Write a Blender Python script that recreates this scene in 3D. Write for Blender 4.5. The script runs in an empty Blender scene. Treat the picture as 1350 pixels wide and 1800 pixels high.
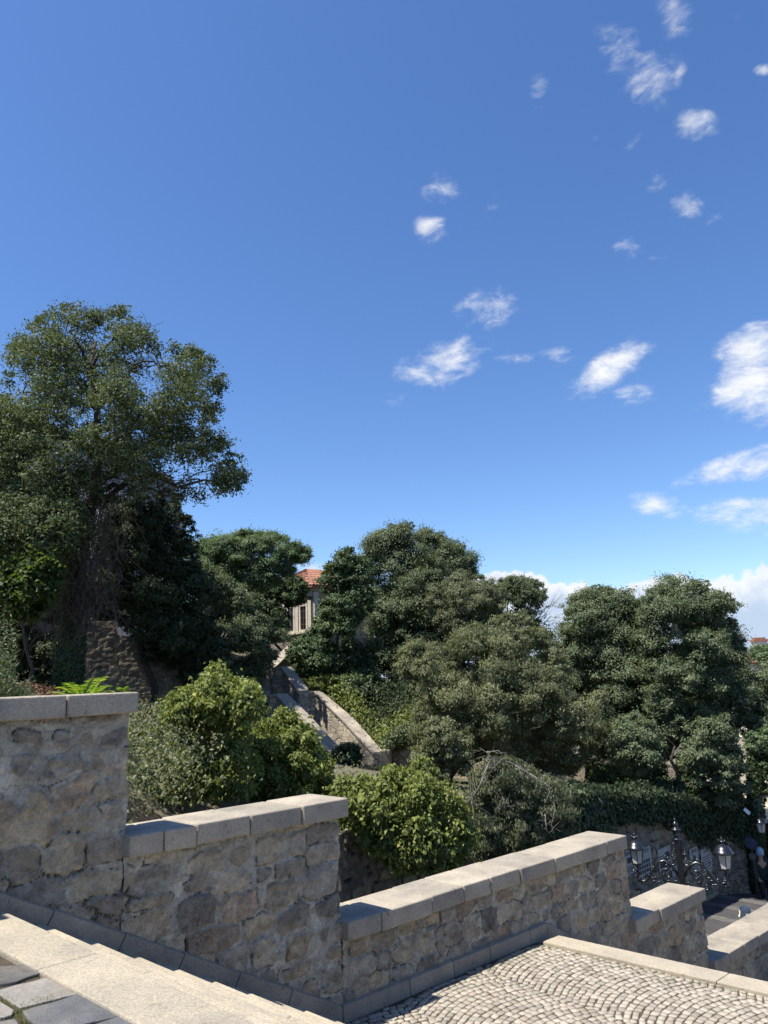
import bpy, bmesh, math, random
import numpy as np
from mathutils import Vector
R = math.radians
sc = bpy.context.scene
COL = sc.collection
H = 8.0                                    # eye height above the datum

# ------------------------------------------------------------------ camera
FPX, PITCH, ROLL = 1250.0, 0.2331, -0.0449
def cam_axes():
    cp, sp = math.cos(PITCH), math.sin(PITCH)
    F = np.array([0, cp, sp]); Rt = np.array([1., 0, 0]); U = np.array([0, -sp, cp])
    cr, sr = math.cos(ROLL), math.sin(ROLL)
    return F, cr*Rt + sr*U, -sr*Rt + cr*U
FW, RT, UP = cam_axes()
cd = bpy.data.cameras.new('camera'); cam = bpy.data.objects.new('camera', cd); COL.objects.link(cam)
from mathutils import Matrix
cam.matrix_world = Matrix(((RT[0], UP[0], -FW[0], 0), (RT[1], UP[1], -FW[1], 0), (RT[2], UP[2], -FW[2], H), (0, 0, 0, 1)))
cd.sensor_fit = 'VERTICAL'; cd.sensor_height = 24.0; cd.lens = 24.0*FPX/1800.0
cd.clip_start = 0.05; cd.clip_end = 6000
sc.camera = cam

# ------------------------------------------------------------------ light
sc.view_settings.view_transform = 'Standard'; sc.view_settings.look = 'None'
sc.view_settings.gamma = 1; sc.view_settings.use_curve_mapping = False
sc.view_settings.exposure = 0.86
sc.cycles.use_denoising = True
sc.cycles.max_bounces = 5; sc.cycles.diffuse_bounces = 3; sc.cycles.glossy_bounces = 2
sc.cycles.transmission_bounces = 3; sc.cycles.transparent_max_bounces = 6
sc.cycles.caustics_reflective = False; sc.cycles.caustics_refractive = False
# wall frame: u along the parapet, m away from the camera across it
PHI = 0.8575
US = np.array([math.sin(PHI), math.cos(PHI), 0.]); MS = np.array([-math.cos(PHI), math.sin(PHI), 0.])
SUN = -0.47*US + 0.115*MS + np.array([0, 0, 1.]); SUN /= np.linalg.norm(SUN)
sl = bpy.data.lights.new('sun', 'SUN'); sl.energy = 5.0; sl.angle = R(0.53); sl.color = (1, .945, .86)
so = bpy.data.objects.new('sun', sl); COL.objects.link(so)
so.rotation_euler = Vector(SUN).to_track_quat('Z', 'Y').to_euler(); so.location = (0, 0, H+40)
ELEV = math.asin(SUN[2]); AZ = math.atan2(SUN[0], SUN[1])

def ray(x, y):
    d = FW*FPX + RT*(x-675) - UP*(y-900); return d
def at(x, y, D):                            # pixel + forward distance -> world point
    d = ray(x, y); p = d*(D/d[1]); return p + np.array([0, 0, H])
def at_m(x, y, m):
    d = ray(x, y); p = d*(m/(d@MS)); return p + np.array([0, 0, H])
def V(s, m, z): return US*s + MS*m + np.array([0, 0, z+H])
def sm(p): p = np.asarray(p); return float(p@US), float(p@MS)

class NT:
    def __init__(s, tree): s.t = tree; s.n = tree.nodes; s.l = tree.links
    def new(s, typ, **kw):
        n = s.n.new(typ)
        for k, v in kw.items():
            if hasattr(n, k): setattr(n, k, v)
        return n
    def link(s, a, b): s.l.new(a, b)
    def math(s, op, a, b=None, c=None, clamp=False):
        n = s.n.new('ShaderNodeMath'); n.operation = op; n.use_clamp = clamp
        for i, v in enumerate((a, b, c)):
            if v is None: continue
            if isinstance(v, (int, float)): n.inputs[i].default_value = v
            else: s.l.new(v, n.inputs[i])
        return n.outputs[0]
    def noise(s, vec, scale, detail=4, rough=.55, dist=0):
        n = s.n.new('ShaderNodeTexNoise'); n.inputs['Scale'].default_value = scale
        n.inputs['Detail'].default_value = detail; n.inputs['Roughness'].default_value = rough
        n.inputs['Distortion'].default_value = dist
        if vec is not None: s.l.new(vec, n.inputs['Vector'])
        return n.outputs['Fac']
    def ramp(s, fac, stops, interp='LINEAR'):
        n = s.n.new('ShaderNodeValToRGB'); e = n.color_ramp; e.interpolation = interp
        while len(e.elements) < len(stops): e.elements.new(.5)
        for el, (p, c) in zip(e.elements, stops):
            el.position = p; el.color = (*c, 1) if len(c) == 3 else c
        s.l.new(fac, n.inputs[0]); return n.outputs[0]
    def mix(s, fac, a, b, mode='MIX'):
        n = s.n.new('ShaderNodeMix'); n.data_type = 'RGBA'; n.blend_type = mode
        for i, v in ((0, fac), (6, a), (7, b)):
            if isinstance(v, (int, float)): n.inputs[i].default_value = v
            elif isinstance(v, tuple): n.inputs[i].default_value = (*v, 1)
            else: s.l.new(v, n.inputs[i])
        return n.outputs[2]

# ------------------------------------------------------------------ sky with clouds
CLOUDS = [  # px, py, rx, ry, rise angle, strength
 (770,648,92,40,25,1.0),(852,542,52,40,10,.75),(1066,655,80,30,38,1.15),(1118,690,44,21,8,.95),(978,627,36,17,10,.8),
 (905,632,50,12,0,.62),(768,333,34,27,-20,.85),(757,402,28,22,0,.7),(866,358,17,26,-30,.65),(1110,438,30,20,-15,.8),
 (1140,455,45,18,-10,.6),(1156,325,20,28,20,.72),(1225,370,48,25,-25,.78),(1226,218,36,30,0,.85),(1135,150,52,48,35,.72),
 (1080,85,50,36,-10,.78),(1195,38,34,26,0,.6),(1175,5,22,20,0,.55),(945,155,17,20,0,.62),(955,197,26,12,0,.56),(1025,187,18,15,0,.58),
 (1048,240,15,20,-30,.62),(1113,243,13,22,-40,.56),(1193,138,12,22,0,.6),(1341,122,14,9,0,.7),(1338,608,62,44,10,1.3),(1322,690,62,56,25,1.35),
 (1328,560,14,20,0,.6),(1245,712,42,18,0,.55),(1318,820,98,30,14,1.1),(1215,850,34,12,10,.7),(1160,888,48,21,-8,.95),(1320,908,84,32,-4,1.1),
 (1235,897,45,13,0,.7),(1285,28,24,16,10,.4),(545,1003,46,17,12,1.3)]
w = bpy.data.worlds.new('World'); sc.world = w; w.use_nodes = True
T = NT(w.node_tree); T.n.clear()
sky = T.new('ShaderNodeTexSky'); sky.sky_type = 'NISHITA'; sky.sun_disc = False
sky.sun_elevation = ELEV; sky.sun_rotation = AZ; sky.air_density = 1.0; sky.dust_density = .35; sky.ozone_density = 3.2; sky.altitude = 200
tc = T.new('ShaderNodeTexCoord'); D = tc.outputs['Generated']
def dot(vec):
    n = T.new('ShaderNodeVectorMath', operation='DOT_PRODUCT'); T.link(D, n.inputs[0]); n.inputs[1].default_value = vec; return n.outputs['Value']
acc = None
for (px, py, rx, ry, an, st) in CLOUDS:
    c = ray(px, py); c /= np.linalg.norm(c)
    ex = ray(px+10, py); ex /= np.linalg.norm(ex); ex = ex-c*(ex@c); ex /= np.linalg.norm(ex)
    ey = np.cross(ex, c)*1.0; k = 1.0/np.linalg.norm(ray(px, py))
    ca, sa = math.cos(R(an)), math.sin(R(an))
    if (ey@UP) < 0: ey = -ey
    A = (ex*ca + ey*sa)/(rx*k*1.45); B = (-ex*sa + ey*ca)/(ry*k*1.45)
    a = dot(A); b = dot(B)
    a2 = T.math('MULTIPLY', a, a); r2 = T.math('MULTIPLY_ADD', b, b, a2)
    mk = T.math('MULTIPLY_ADD', r2, -st, st)
    acc = mk if acc is None else T.math('MAXIMUM', acc, mk)
acc = T.math('MAXIMUM', acc, 0.0)
mp = T.new('ShaderNodeMapping'); mp.inputs['Rotation'].default_value = (.2, .3, .6); mp.inputs['Scale'].default_value = (.75, .75, 1.5); T.link(D, mp.inputs['Vector'])
n1 = T.noise(mp.outputs[0], 17, 9, .60, .35); n2 = T.noise(mp.outputs[0], 60, 5, .6, .5)
nn = T.math('MULTIPLY_ADD', n2, .3, T.math('MULTIPLY', n1, .7))
dn = T.math('ADD', T.math('MULTIPLY', acc, 1.9), T.math('MULTIPLY_ADD', nn, 7.0, -4.25))
def sstep(x, a, b):
    n = T.new('ShaderNodeMapRange', interpolation_type='SMOOTHSTEP'); T.link(x, n.inputs[0])
    n.inputs[1].default_value = a; n.inputs[2].default_value = b; return n.outputs[0]
edge = sstep(acc, .0, .75)
alpha = T.math('MULTIPLY', sstep(dn, -.1, 2.3), edge)
# low bank of cumulus along the horizon
sx = T.new('ShaderNodeSeparateXYZ'); T.link(D, sx.inputs[0])
nb = T.noise(D, 22, 6, .55, .2); nb2 = T.noise(D, 7, 3, .5)
az = sx.outputs[0]
lim = T.math('MULTIPLY_ADD', sstep(az, .16, .30), -.028, T.math('MULTIPLY_ADD', sstep(az, -.12, .06), .115, .025))
top = T.math('ADD', lim, T.math('MULTIPLY_ADD', nb, .085, T.math('MULTIPLY_ADD', nb2, .03, -.0575)))
bd = T.math('SUBTRACT', top, sx.outputs[2])
bank = sstep(bd, -.001, .007)
bcol = T.ramp(T.math('MULTIPLY_ADD', bd, 14, T.math('MULTIPLY_ADD', nb, 1.3, -.62)), [(0, (.97, .97, .98)), (.3, (.86, .89, .95)), (.75, (.58, .68, .85)), (1, (.5, .62, .82))])
hs = T.new('ShaderNodeHueSaturation'); hs.inputs['Saturation'].default_value = 1.18; hs.inputs['Hue'].default_value = .507; hs.inputs['Value'].default_value = 1.09; T.link(sky.outputs[0], hs.inputs['Color'])
bg = T.new('ShaderNodeBackground'); T.link(hs.outputs[0], bg.inputs[0]); bg.inputs[1].default_value = .098
bc = T.new('ShaderNodeBackground'); bc.inputs[1].default_value = .58
ccol = T.ramp(nn, [(.35, (.72, .80, .95)), (.6, (1, 1, 1))])
T.link(ccol, bc.inputs[0])
bb = T.new('ShaderNodeBackground'); T.link(bcol, bb.inputs[0]); bb.inputs[1].default_value = .58
m1 = T.new('ShaderNodeMixShader'); T.link(T.math('MULTIPLY', alpha, .93), m1.inputs[0]); T.link(bg.outputs[0], m1.inputs[1]); T.link(bc.outputs[0], m1.inputs[2])
m2 = T.new('ShaderNodeMixShader'); T.link(T.math('MULTIPLY', bank, .92), m2.inputs[0]); T.link(m1.outputs[0], m2.inputs[1]); T.link(bb.outputs[0], m2.inputs[2])
wo = T.new('ShaderNodeOutputWorld'); T.link(m2.outputs[0], wo.inputs[0])

# ------------------------------------------------------------------ object helpers
ROOT = {}
def tag(o, label=None, cat=None, group=None, kind=None):
    if label: o['label'] = label
    if cat: o['category'] = cat
    if group: o['group'] = group
    if kind: o['kind'] = kind
    return o
def thing(name, label, cat, loc, group=None):
    o = bpy.data.objects.new(name, None); COL.objects.link(o); o.location = tuple(float(v) for v in loc)
    o.empty_display_size = .2; ROOT[o.name] = np.array(o.location)
    return tag(o, label, cat, group)
def origin_of(o):
    while o.parent: o = o.parent
    return ROOT.get(o.name, np.zeros(3))
class MB:
    def __init__(s): s.v = []; s.f = []
    def add(s, vs, fs):
        b = len(s.v); s.v += [tuple(float(c) for c in p) for p in vs]; s.f += [tuple(i+b for i in f) for f in fs]; return s
    def prism(s, foot, z0, z1):            # footprint of world xy points, heights include H
        n = len(foot); vs = [(p[0], p[1], z0) for p in foot] + [(p[0], p[1], z1) for p in foot]
        ar = sum(foot[i][0]*foot[(i+1) % n][1]-foot[(i+1) % n][0]*foot[i][1] for i in range(n))
        idx = list(range(n)); 
        fs = [tuple(range(n-1, -1, -1)), tuple(range(n, 2*n))] + [(i, (i+1) % n, n+(i+1) % n, n+i) for i in range(n)]
        if ar < 0: fs = [f[::-1] for f in fs]
        return s.add(vs, fs)
    def hexa(s, b, t):                     # four bottom and four top points
        vs = list(b)+list(t); return s.add(vs, [(3, 2, 1, 0), (4, 5, 6, 7), (0, 1, 5, 4), (1, 2, 6, 5), (2, 3, 7, 6), (3, 0, 4, 7)])
    def box(s, c, ax, ay, az):             # centre and three half-axis vectors
        c, ax, ay, az = map(np.asarray, (c, ax, ay, az))
        P = lambda i, j, k: c+ax*i+ay*j+az*k
        return s.hexa([P(-1,-1,-1), P(1,-1,-1), P(1,1,-1), P(-1,1,-1)], [P(-1,-1,1), P(1,-1,1), P(1,1,1), P(-1,1,1)])
    def tube(s, pts, rad, n=6, cap=True):
        pts = [np.asarray(p, float) for p in pts]; m = len(pts)
        if not hasattr(rad, '__len__'): rad = [rad]*m
        vs = []; prev = None
        for i, p in enumerate(pts):
            t = pts[min(i+1, m-1)]-pts[max(i-1, 0)]; t = t/(np.linalg.norm(t)+1e-9)
            if prev is None:
                a = np.cross(t, [0, 0, 1.]) if abs(t[2]) < .9 else np.cross(t, [1., 0, 0])
            else: a = prev-t*(prev@t)
            a = a/(np.linalg.norm(a)+1e-9); prev = a; b = np.cross(t, a)
            for k in range(n):
                an = 2*math.pi*k/n; vs.append(p+(a*math.cos(an)+b*math.sin(an))*rad[i])
        fs = [(i*n+k, i*n+(k+1) % n, (i+1)*n+(k+1) % n, (i+1)*n+k) for i in range(m-1) for k in range(n)]
        if cap: fs += [tuple(range(n-1, -1, -1)), tuple((m-1)*n+k for k in range(n))]
        return s.add(vs, fs)
    def lathe(s, c, prof, n=12, rot=0):    # profile of (radius, z)
        c = np.asarray(c); vs = []; m = len(prof)
        for r, z in prof:
            for k in range(n):
                an = 2*math.pi*k/n+rot; vs.append(c+np.array([r*math.cos(an), r*math.sin(an), z]))
        fs = [(i*n+k, i*n+(k+1) % n, (i+1)*n+(k+1) % n, (i+1)*n+k) for i in range(m-1) for k in range(n)]
        fs += [tuple(range(n-1, -1, -1)), tuple((m-1)*n+k for k in range(n))]
        return s.add(vs, fs)
    def build(s, name, mat, parent=None, smooth=False, bevel=0, seg=2, rough=0, label=None):
        me = bpy.data.meshes.new(name); o = bpy.data.objects.new(name, me)
        og = origin_of(parent) if parent else np.zeros(3)
        vs = np.array(s.v)-og
        me.from_pydata(vs.tolist(), [], s.f)
        if bevel:
            bm = bmesh.new(); bm.from_mesh(me); bmesh.ops.recalc_face_normals(bm, faces=bm.faces)
            bmesh.ops.bevel(bm, geom=bm.edges[:], offset=bevel, segments=seg, profile=.6, affect='EDGES', clamp_overlap=True)
            bm.to_mesh(me); bm.free()
        me.materials.append(mat)
        if smooth: me.polygons.foreach_set('use_smooth', [True]*len(me.polygons))
        me.update()
        COL.objects.link(o)
        if parent: o.parent = parent
        if label: o['label'] = label
        return o
def np_mesh(name, verts, quads, mat, parent=None, fattr=None, vcol=None, smooth=False, nper=4):
    me = bpy.data.meshes.new(name); og = origin_of(parent) if parent else np.zeros(3)
    verts = (verts-og).astype(np.float32); nf = len(quads)
    me.vertices.add(len(verts)); me.vertices.foreach_set('co', verts.ravel())
    me.loops.add(nf*nper); me.loops.foreach_set('vertex_index', quads.astype(np.int32).ravel())
    me.polygons.add(nf); me.polygons.foreach_set('loop_start', np.arange(0, nf*nper, nper, dtype=np.int32))
    try: me.polygons.foreach_set('loop_total', np.full(nf, nper, dtype=np.int32))
    except Exception: pass
    if smooth: me.polygons.foreach_set('use_smooth', np.ones(nf, dtype=bool))
    if fattr is not None:
        a = me.attributes.new('var', 'FLOAT', 'FACE'); a.data.foreach_set('value', fattr.astype(np.float32))
    if vcol is not None:
        a = me.color_attributes.new('Col', 'FLOAT_COLOR', 'POINT')
        a.data.foreach_set('color', np.c_[vcol, np.ones(len(vcol))].astype(np.float32).ravel())
    me.materials.append(mat); me.update(calc_edges=True)
    o = bpy.data.objects.new(name, me); COL.objects.link(o)
    if parent: o.parent = parent
    return o

# ------------------------------------------------------------------ materials
MAT = {}
def mat(name):
    m = bpy.data.materials.new(name); m.use_nodes = True; t = NT(m.node_tree); t.n.clear()
    out = t.new('ShaderNodeOutputMaterial'); p = t.new('ShaderNodeBsdfPrincipled'); t.link(p.outputs[0], out.inputs[0])
    MAT[name] = m; return m, t, p, out
def objco(t):
    return t.new('ShaderNodeNewGeometry').outputs['Position']
def bump(t, p, h, strength=.5, dist=.01):
    b = t.new('ShaderNodeBump'); b.inputs['Strength'].default_value = strength; b.inputs['Distance'].default_value = dist
    t.link(h, b.inputs['Height']); t.link(b.outputs[0], p.inputs['Normal'])
def leaf_mat(name, dark, light, accent=None, trans=.28, rough=.42, spec=.45):
    m, t, p, out = mat(name)
    a = t.new('ShaderNodeAttribute', attribute_name='var')
    mid = tuple((x+y)/2 for x, y in zip(dark, light)); rough = max(rough, .55); spec = min(spec, .22)
    st = [(0, dark), (.45, mid), (.85, light)]
    if accent: st.append((.985, accent))
    c = t.ramp(a.outputs['Fac'], st); t.link(c, p.inputs['Base Color'])
    p.inputs['Roughness'].default_value = rough; p.inputs['Specular IOR Level'].default_value = spec
    tr = t.new('ShaderNodeBsdfTranslucent'); tcx = t.mix(1.0, c, (1.35, 1.4, .6), 'MULTIPLY'); t.link(tcx, tr.inputs[0])
    mx = t.new('ShaderNodeMixShader'); mx.inputs[0].default_value = trans
    t.link(p.outputs[0], mx.inputs[1]); t.link(tr.outputs[0], mx.inputs[2]); t.link(mx.outputs[0], out.inputs[0])
    return m
leaf_mat('leaf_glossy', (.055,.074,.038), (.135,.162,.082), (.18,.20,.10), .26, .6, .15)
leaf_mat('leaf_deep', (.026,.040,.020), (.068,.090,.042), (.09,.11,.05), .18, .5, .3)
leaf_mat('leaf_ivy', (.034,.058,.026), (.098,.140,.060), (.14,.18,.07), .2, .5, .32)
leaf_mat('leaf_hackberry', (.062,.084,.044), (.158,.190,.104), (.21,.23,.13), .24, .55, .25)
leaf_mat('leaf_olive', (.078,.092,.046), (.205,.220,.118), (.26,.26,.15), .28, .55, .25)
leaf_mat('leaf_drooping', (.070,.084,.046), (.178,.195,.110), (.22,.23,.14), .26, .55, .25)
leaf_mat('leaf_fresh', (.085,.118,.030), (.245,.275,.085), (.40,.37,.12), .32, .46, .3)
leaf_mat('leaf_fern', (.09,.17,.025), (.20,.31,.05), (.33,.38,.06), .4, .42, .5)
leaf_mat('leaf_feathery', (.070,.112,.060), (.165,.225,.115), (.21,.25,.12), .30, .46, .3)
leaf_mat('leaf_fig', (.035,.06,.02), (.10,.14,.045), (.16,.20,.06), .4, .4, .5)
leaf_mat('leaf_grass', (.06,.09,.025), (.15,.19,.05), (.28,.24,.10), .2, .6, .3)
leaf_mat('leaf_herb', (.05,.07,.035), (.13,.16,.08), (.2,.2,.12), .2, .6, .3)
leaf_mat('leaf_rust', (.07,.04,.03), (.15,.08,.05), (.2,.12,.07), .1, .7, .2)

def bark_mat(name, c1, c2):
    m, t, p, o = mat(name); g = objco(t)
    mp = t.new('ShaderNodeMapping'); mp.inputs['Scale'].default_value = (1, 1, .25); t.link(g, mp.inputs[0])
    n = t.noise(mp.outputs[0], 22, 6, .65); t.link(t.ramp(n, [(.3, c1), (.7, c2)]), p.inputs['Base Color'])
    p.inputs['Roughness'].default_value = .9; bump(t, p, n, .9, .03); return m
bark_mat('bark_dark', (.020,.016,.013), (.075,.062,.05)); bark_mat('bark_grey', (.10,.09,.08), (.26,.24,.21))
bark_mat('bark_pale', (.28,.25,.22), (.5,.46,.41)); bark_mat('vine_dead', (.055,.042,.034), (.16,.125,.10))

def granite(name, base, var=.25, speck=.5, warm=(1, .97, .9), stain=.5):
    m, t, p, o = mat(name); g = objco(t)
    a = t.noise(g, 170, 3, .7); b = t.noise(g, 60, 3, .6); c = t.noise(g, 2.2, 5, .6); d = t.noise(g, 11, 5, .7)
    c0 = tuple(base*w_ for w_ in warm)
    k = t.ramp(a, [(.34, (1-speck,)*3), (.5, (1,)*3), (.66, (1+speck*.45,)*3)])
    col = t.mix(1.0, c0, k, 'MULTIPLY')
    k2 = t.ramp(b, [(.36, (1-speck*.45,)*3), (.6, (1.08,)*3)]); col = t.mix(1.0, col, k2, 'MULTIPLY')
    k3 = t.ramp(c, [(.3, (1-var, 1-var, 1-var*.95)), (.7, (1.06, 1.04, 1.0))]); col = t.mix(1.0, col, k3, 'MULTIPLY')
    k4 = t.ramp(d, [(.27, (.42, .39, .34)), (.40, (1, 1, 1))]); col = t.mix(stain, col, t.mix(1.0, col, k4, 'MULTIPLY'))
    at_ = t.new('ShaderNodeObjectInfo'); k5 = t.ramp(at_.outputs['Random'], [(0, (.86, .86, .86)), (1, (1.1, 1.08, 1.05))])
    col = t.mix(1.0, col, k5, 'MULTIPLY')
    t.link(col, p.inputs['Base Color']); p.inputs['Roughness'].default_value = .85; p.inputs['Specular IOR Level'].default_value = .3
    bump(t, p, t.math('MULTIPLY_ADD', a, .5, t.math('ADD', b, t.math('MULTIPLY', d, 1.5))), .55, .006); return m
granite('granite_coping', .38, .38, .42, (1, .90, .73), .9); granite('granite_step', .42, .26, .42, (1, .89, .69), .6)
granite('granite_plinth', .32, .4, .3, (1, .88, .72), .8); granite('concrete_old', .36, .5, .25, (1, .90, .74), .9)

m, t, p, o = mat('masonry'); a = t.new('ShaderNodeVertexColor', layer_name='Col'); g = objco(t)
f1 = t.noise(g, 95, 4, .75); f2 = t.noise(g, 24, 6, .7)
c = t.mix(1.0, a.outputs[0], t.ramp(f1, [(.3, (.66,)*3), (.5, (1,)*3), (.7, (1.3,)*3)]), 'MULTIPLY')
c = t.mix(1.0, c, t.ramp(f2, [(.28, (.66, .63, .6)), (.5, (1, 1, 1)), (.72, (1.22, 1.2, 1.16))]), 'MULTIPLY')
t.link(c, p.inputs['Base Color']); p.inputs['Roughness'].default_value = .92; p.inputs['Specular IOR Level'].default_value = .2
bump(t, p, t.math('MULTIPLY_ADD', f1, .5, f2), 1.0, .022)

def rubble_mat(name, c_list, mortar, scale=(3.2, 3.2, 5.0), jw=.06):
    m, t, p, o = mat(name); g = objco(t)
    nz = t.new('ShaderNodeTexNoise'); nz.inputs['Scale'].default_value = 3; nz.inputs['Detail'].default_value = 3; t.link(g, nz.inputs['Vector'])
    vm = t.new('ShaderNodeVectorMath', operation='MULTIPLY_ADD'); t.link(nz.outputs['Color'], vm.inputs[0]); vm.inputs[1].default_value = (.18,)*3; t.link(g, vm.inputs[2])
    mp = t.new('ShaderNodeMapping'); mp.inputs['Scale'].default_value = scale; t.link(vm.outputs[0], mp.inputs[0])
    v1 = t.new('ShaderNodeTexVoronoi', feature='F1'); v2 = t.new('ShaderNodeTexVoronoi', feature='DISTANCE_TO_EDGE')
    for v in (v1, v2): v.inputs['Scale'].default_value = 1; t.link(mp.outputs[0], v.inputs['Vector'])
    sp = t.new('ShaderNodeSeparateColor'); t.link(v1.outputs['Color'], sp.inputs[0])
    st = t.ramp(sp.outputs[0], [(i/(len(c_list)-1), c_) for i, c_ in enumerate(c_list)])
    e = t.new('ShaderNodeMapRange', interpolation_type='SMOOTHSTEP'); t.link(v2.outputs['Distance'], e.inputs[0]); e.inputs[1].default_value = jw*.3; e.inputs[2].default_value = jw
    f = t.noise(g, 25, 5, .7); big = t.noise(g, .9, 4, .6)
    col = t.mix(e.outputs[0], mortar, st)
    col = t.mix(1.0, col, t.ramp(f, [(.3, (.6,)*3), (.7, (1.3,)*3)]), 'MULTIPLY')
    col = t.mix(1.0, col, t.ramp(big, [(.3, (.55,)*3), (.6, (1.1,)*3)]), 'MULTIPLY')
    t.link(col, p.inputs['Base Color']); p.inputs['Roughness'].default_value = .95
    bump(t, p, t.math('MULTIPLY_ADD', f, .3, e.outputs[0]), .8, .04); return m
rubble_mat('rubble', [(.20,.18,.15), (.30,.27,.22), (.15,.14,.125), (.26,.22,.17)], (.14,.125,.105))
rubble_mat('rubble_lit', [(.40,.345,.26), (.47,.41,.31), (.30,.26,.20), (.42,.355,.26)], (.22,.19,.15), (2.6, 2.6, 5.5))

def simple(name, c1, c2=None, rough=.8, scale=8, bmp=.3, metal=0, spec=.4):
    m, t, p, o = mat(name); g = objco(t); n = t.noise(g, scale, 5, .65)
    c2 = c2 or tuple(x*.7 for x in c1)
    t.link(t.ramp(n, [(.3, c2), (.7, c1)]), p.inputs['Base Color']); p.inputs['Roughness'].default_value = rough
    p.inputs['Metallic'].default_value = metal; p.inputs['Specular IOR Level'].default_value = spec
    if bmp: bump(t, p, n, bmp, .01)
    return m
def slate(name, c1, c2):
    m, t, p, o = mat(name); g = objco(t); a = t.noise(g, 9, 8, .72, .6); b = t.noise(g, 150, 3, .7); c = t.noise(g, 3.5, 5, .65, .4)
    k = t.mix(1.0, t.ramp(a, [(.3, c2), (.68, c1)]), t.ramp(b, [(.3, (.7,)*3), (.7, (1.25,)*3)]), 'MULTIPLY')
    k = t.mix(t.math('MULTIPLY_ADD', c, 4, -2.1, clamp=True), k, (.20, .18, .145)); t.link(k, p.inputs['Base Color']); p.inputs['Roughness'].default_value = .78
    bump(t, p, t.math('MULTIPLY_ADD', a, 2.0, t.math('MULTIPLY', b, .25)), .8, .016)
simple('soil', (.085,.062,.042), (.035,.027,.02), 1, 9, .8)
simple('dry_earth', (.34,.27,.18), (.20,.16,.11), 1, 6, .8)
slate('slate_blue', (.120,.122,.125), (.075,.077,.080))
slate('slate_light', (.28,.26,.225), (.185,.17,.15))
slate('slate_dark', (.12,.115,.105), (.065,.06,.055))
simple('cast_iron', (.012,.013,.015), (.008,.008,.010), .28, 30, .1, 0, .8)
simple('plaster_ochre', (.40,.33,.19), (.29,.235,.135), .9, 5, .3)
simple('plaster_grey', (.24,.235,.25), (.18,.178,.19), .9, 2.5, .3)
simple('plaster_shed', (.16,.15,.135), (.09,.085,.075), .9, 2.5, .3)
simple('plaster_white', (.62,.60,.56), (.5,.48,.44), .9, 5, .2)
simple('plaster_pale', (.52,.47,.39), (.42,.38,.31), .9, 5, .2)
simple('window_dark', (.018,.02,.024), (.012,.012,.015), .15, 3, 0, 0, .6)
simple('asphalt', (.075,.073,.072), (.045,.044,.044), .9, 12, .4)
simple('stone_street', (.065,.063,.062), (.04,.039,.038), .8, 3.5, .5)  # very dark base, the deep shade of the street put into the colour
simple('cloth_green', (.035,.05,.042), (.02,.03,.026), .95, 20, .2)
simple('cloth_blue', (.36,.48,.60), (.28,.38,.5), .9, 20, .2)
simple('cloth_cream', (.70,.63,.48), (.58,.52,.4), .9, 20, .2)
simple('cloth_black', (.02,.02,.022), (.012,.012,.013), .9, 20, .2)
simple('skin', (.42,.26,.18), (.36,.22,.15), .6, 10, .0)
simple('paint_white', (.78,.78,.76), (.7,.7,.68), .5, 10, 0)
simple('sign_blue', (.03,.05,.14), (.025,.04,.11), .4, 10, 0)
simple('sign_red', (.30,.03,.03), (.25,.025,.025), .4, 10, 0)
simple('wood_dark', (.09,.05,.03), (.05,.03,.02), .8, 10, .3)
simple('yellow_rail', (.55,.42,.06), (.45,.34,.05), .6, 10, 0)
# frosted lantern glass
m, t, p, o = mat('lantern_glass'); p.inputs['Base Color'].default_value = (.80, .77, .68, 1); p.inputs['Roughness'].default_value = .35
tr = t.new('ShaderNodeBsdfTranslucent'); tr.inputs[0].default_value = (.85, .82, .72, 1); mx = t.new('ShaderNodeMixShader'); mx.inputs[0].default_value = .45
t.link(p.outputs[0], mx.inputs[1]); t.link(tr.outputs[0], mx.inputs[2]); t.link(mx.outputs[0], o.inputs[0])
# clay roof tiles
m, t, p, o = mat('roof_tile'); g = objco(t); n = t.noise(g, 4.5, 4, .7); n_ = t.noise(g, 30, 3, .7)
c = t.mix(1.0, t.ramp(n, [(.3, (.17, .075, .045)), (.5, (.29, .13, .08)), (.7, (.38, .21, .145))]), t.ramp(n_, [(.3, (.6,)*3), (.7, (1.3,)*3)]), 'MULTIPLY')
t.link(c, p.inputs['Base Color']); p.inputs['Roughness'].default_value = .9
# setts
m, t, p, o = mat('sett_granite'); a = t.new('ShaderNodeAttribute', attribute_name='var'); g = objco(t)
n = t.noise(g, 110, 3, .7); n_ = t.noise(g, 3, 4, .6)
c = t.ramp(a.outputs['Fac'], [(0, (.24, .21, .165)), (.35, (.305, .27, .215)), (.7, (.35, .31, .245)), (.94, (.39, .34, .265)), (1, (.30, .24, .19))])
c = t.mix(1.0, c, t.ramp(n, [(.3, (.68,)*3), (.7, (1.22,)*3)]), 'MULTIPLY'); c = t.mix(1.0, c, t.ramp(n_, [(.3, (.86,)*3), (.6, (1.05,)*3)]), 'MULTIPLY')
t.link(c, p.inputs['Base Color']); p.inputs['Roughness'].default_value = .75; bump(t, p, n, .5, .004)
# hillside ground: soil, dry grass and leaf litter
m, t, p, o = mat('hill_ground'); g = objco(t); n = t.noise(g, .5, 5, .6); n_ = t.noise(g, 9, 6, .7); n3 = t.noise(g, .25, 3)
c = t.mix(t.math('MULTIPLY_ADD', n, 3, -1.1, clamp=True), (.10, .085, .055), (.30, .24, .15))
c = t.mix(t.math('MULTIPLY_ADD', n3, 4, -1.8, clamp=True), c, (.05, .065, .03))
c = t.mix(1.0, c, t.ramp(n_, [(.3, (.5,)*3), (.7, (1.4,)*3)]), 'MULTIPLY')
t.link(c, p.inputs['Base Color']); p.inputs['Roughness'].default_value = 1; bump(t, p, n_, .9, .05)

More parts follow.
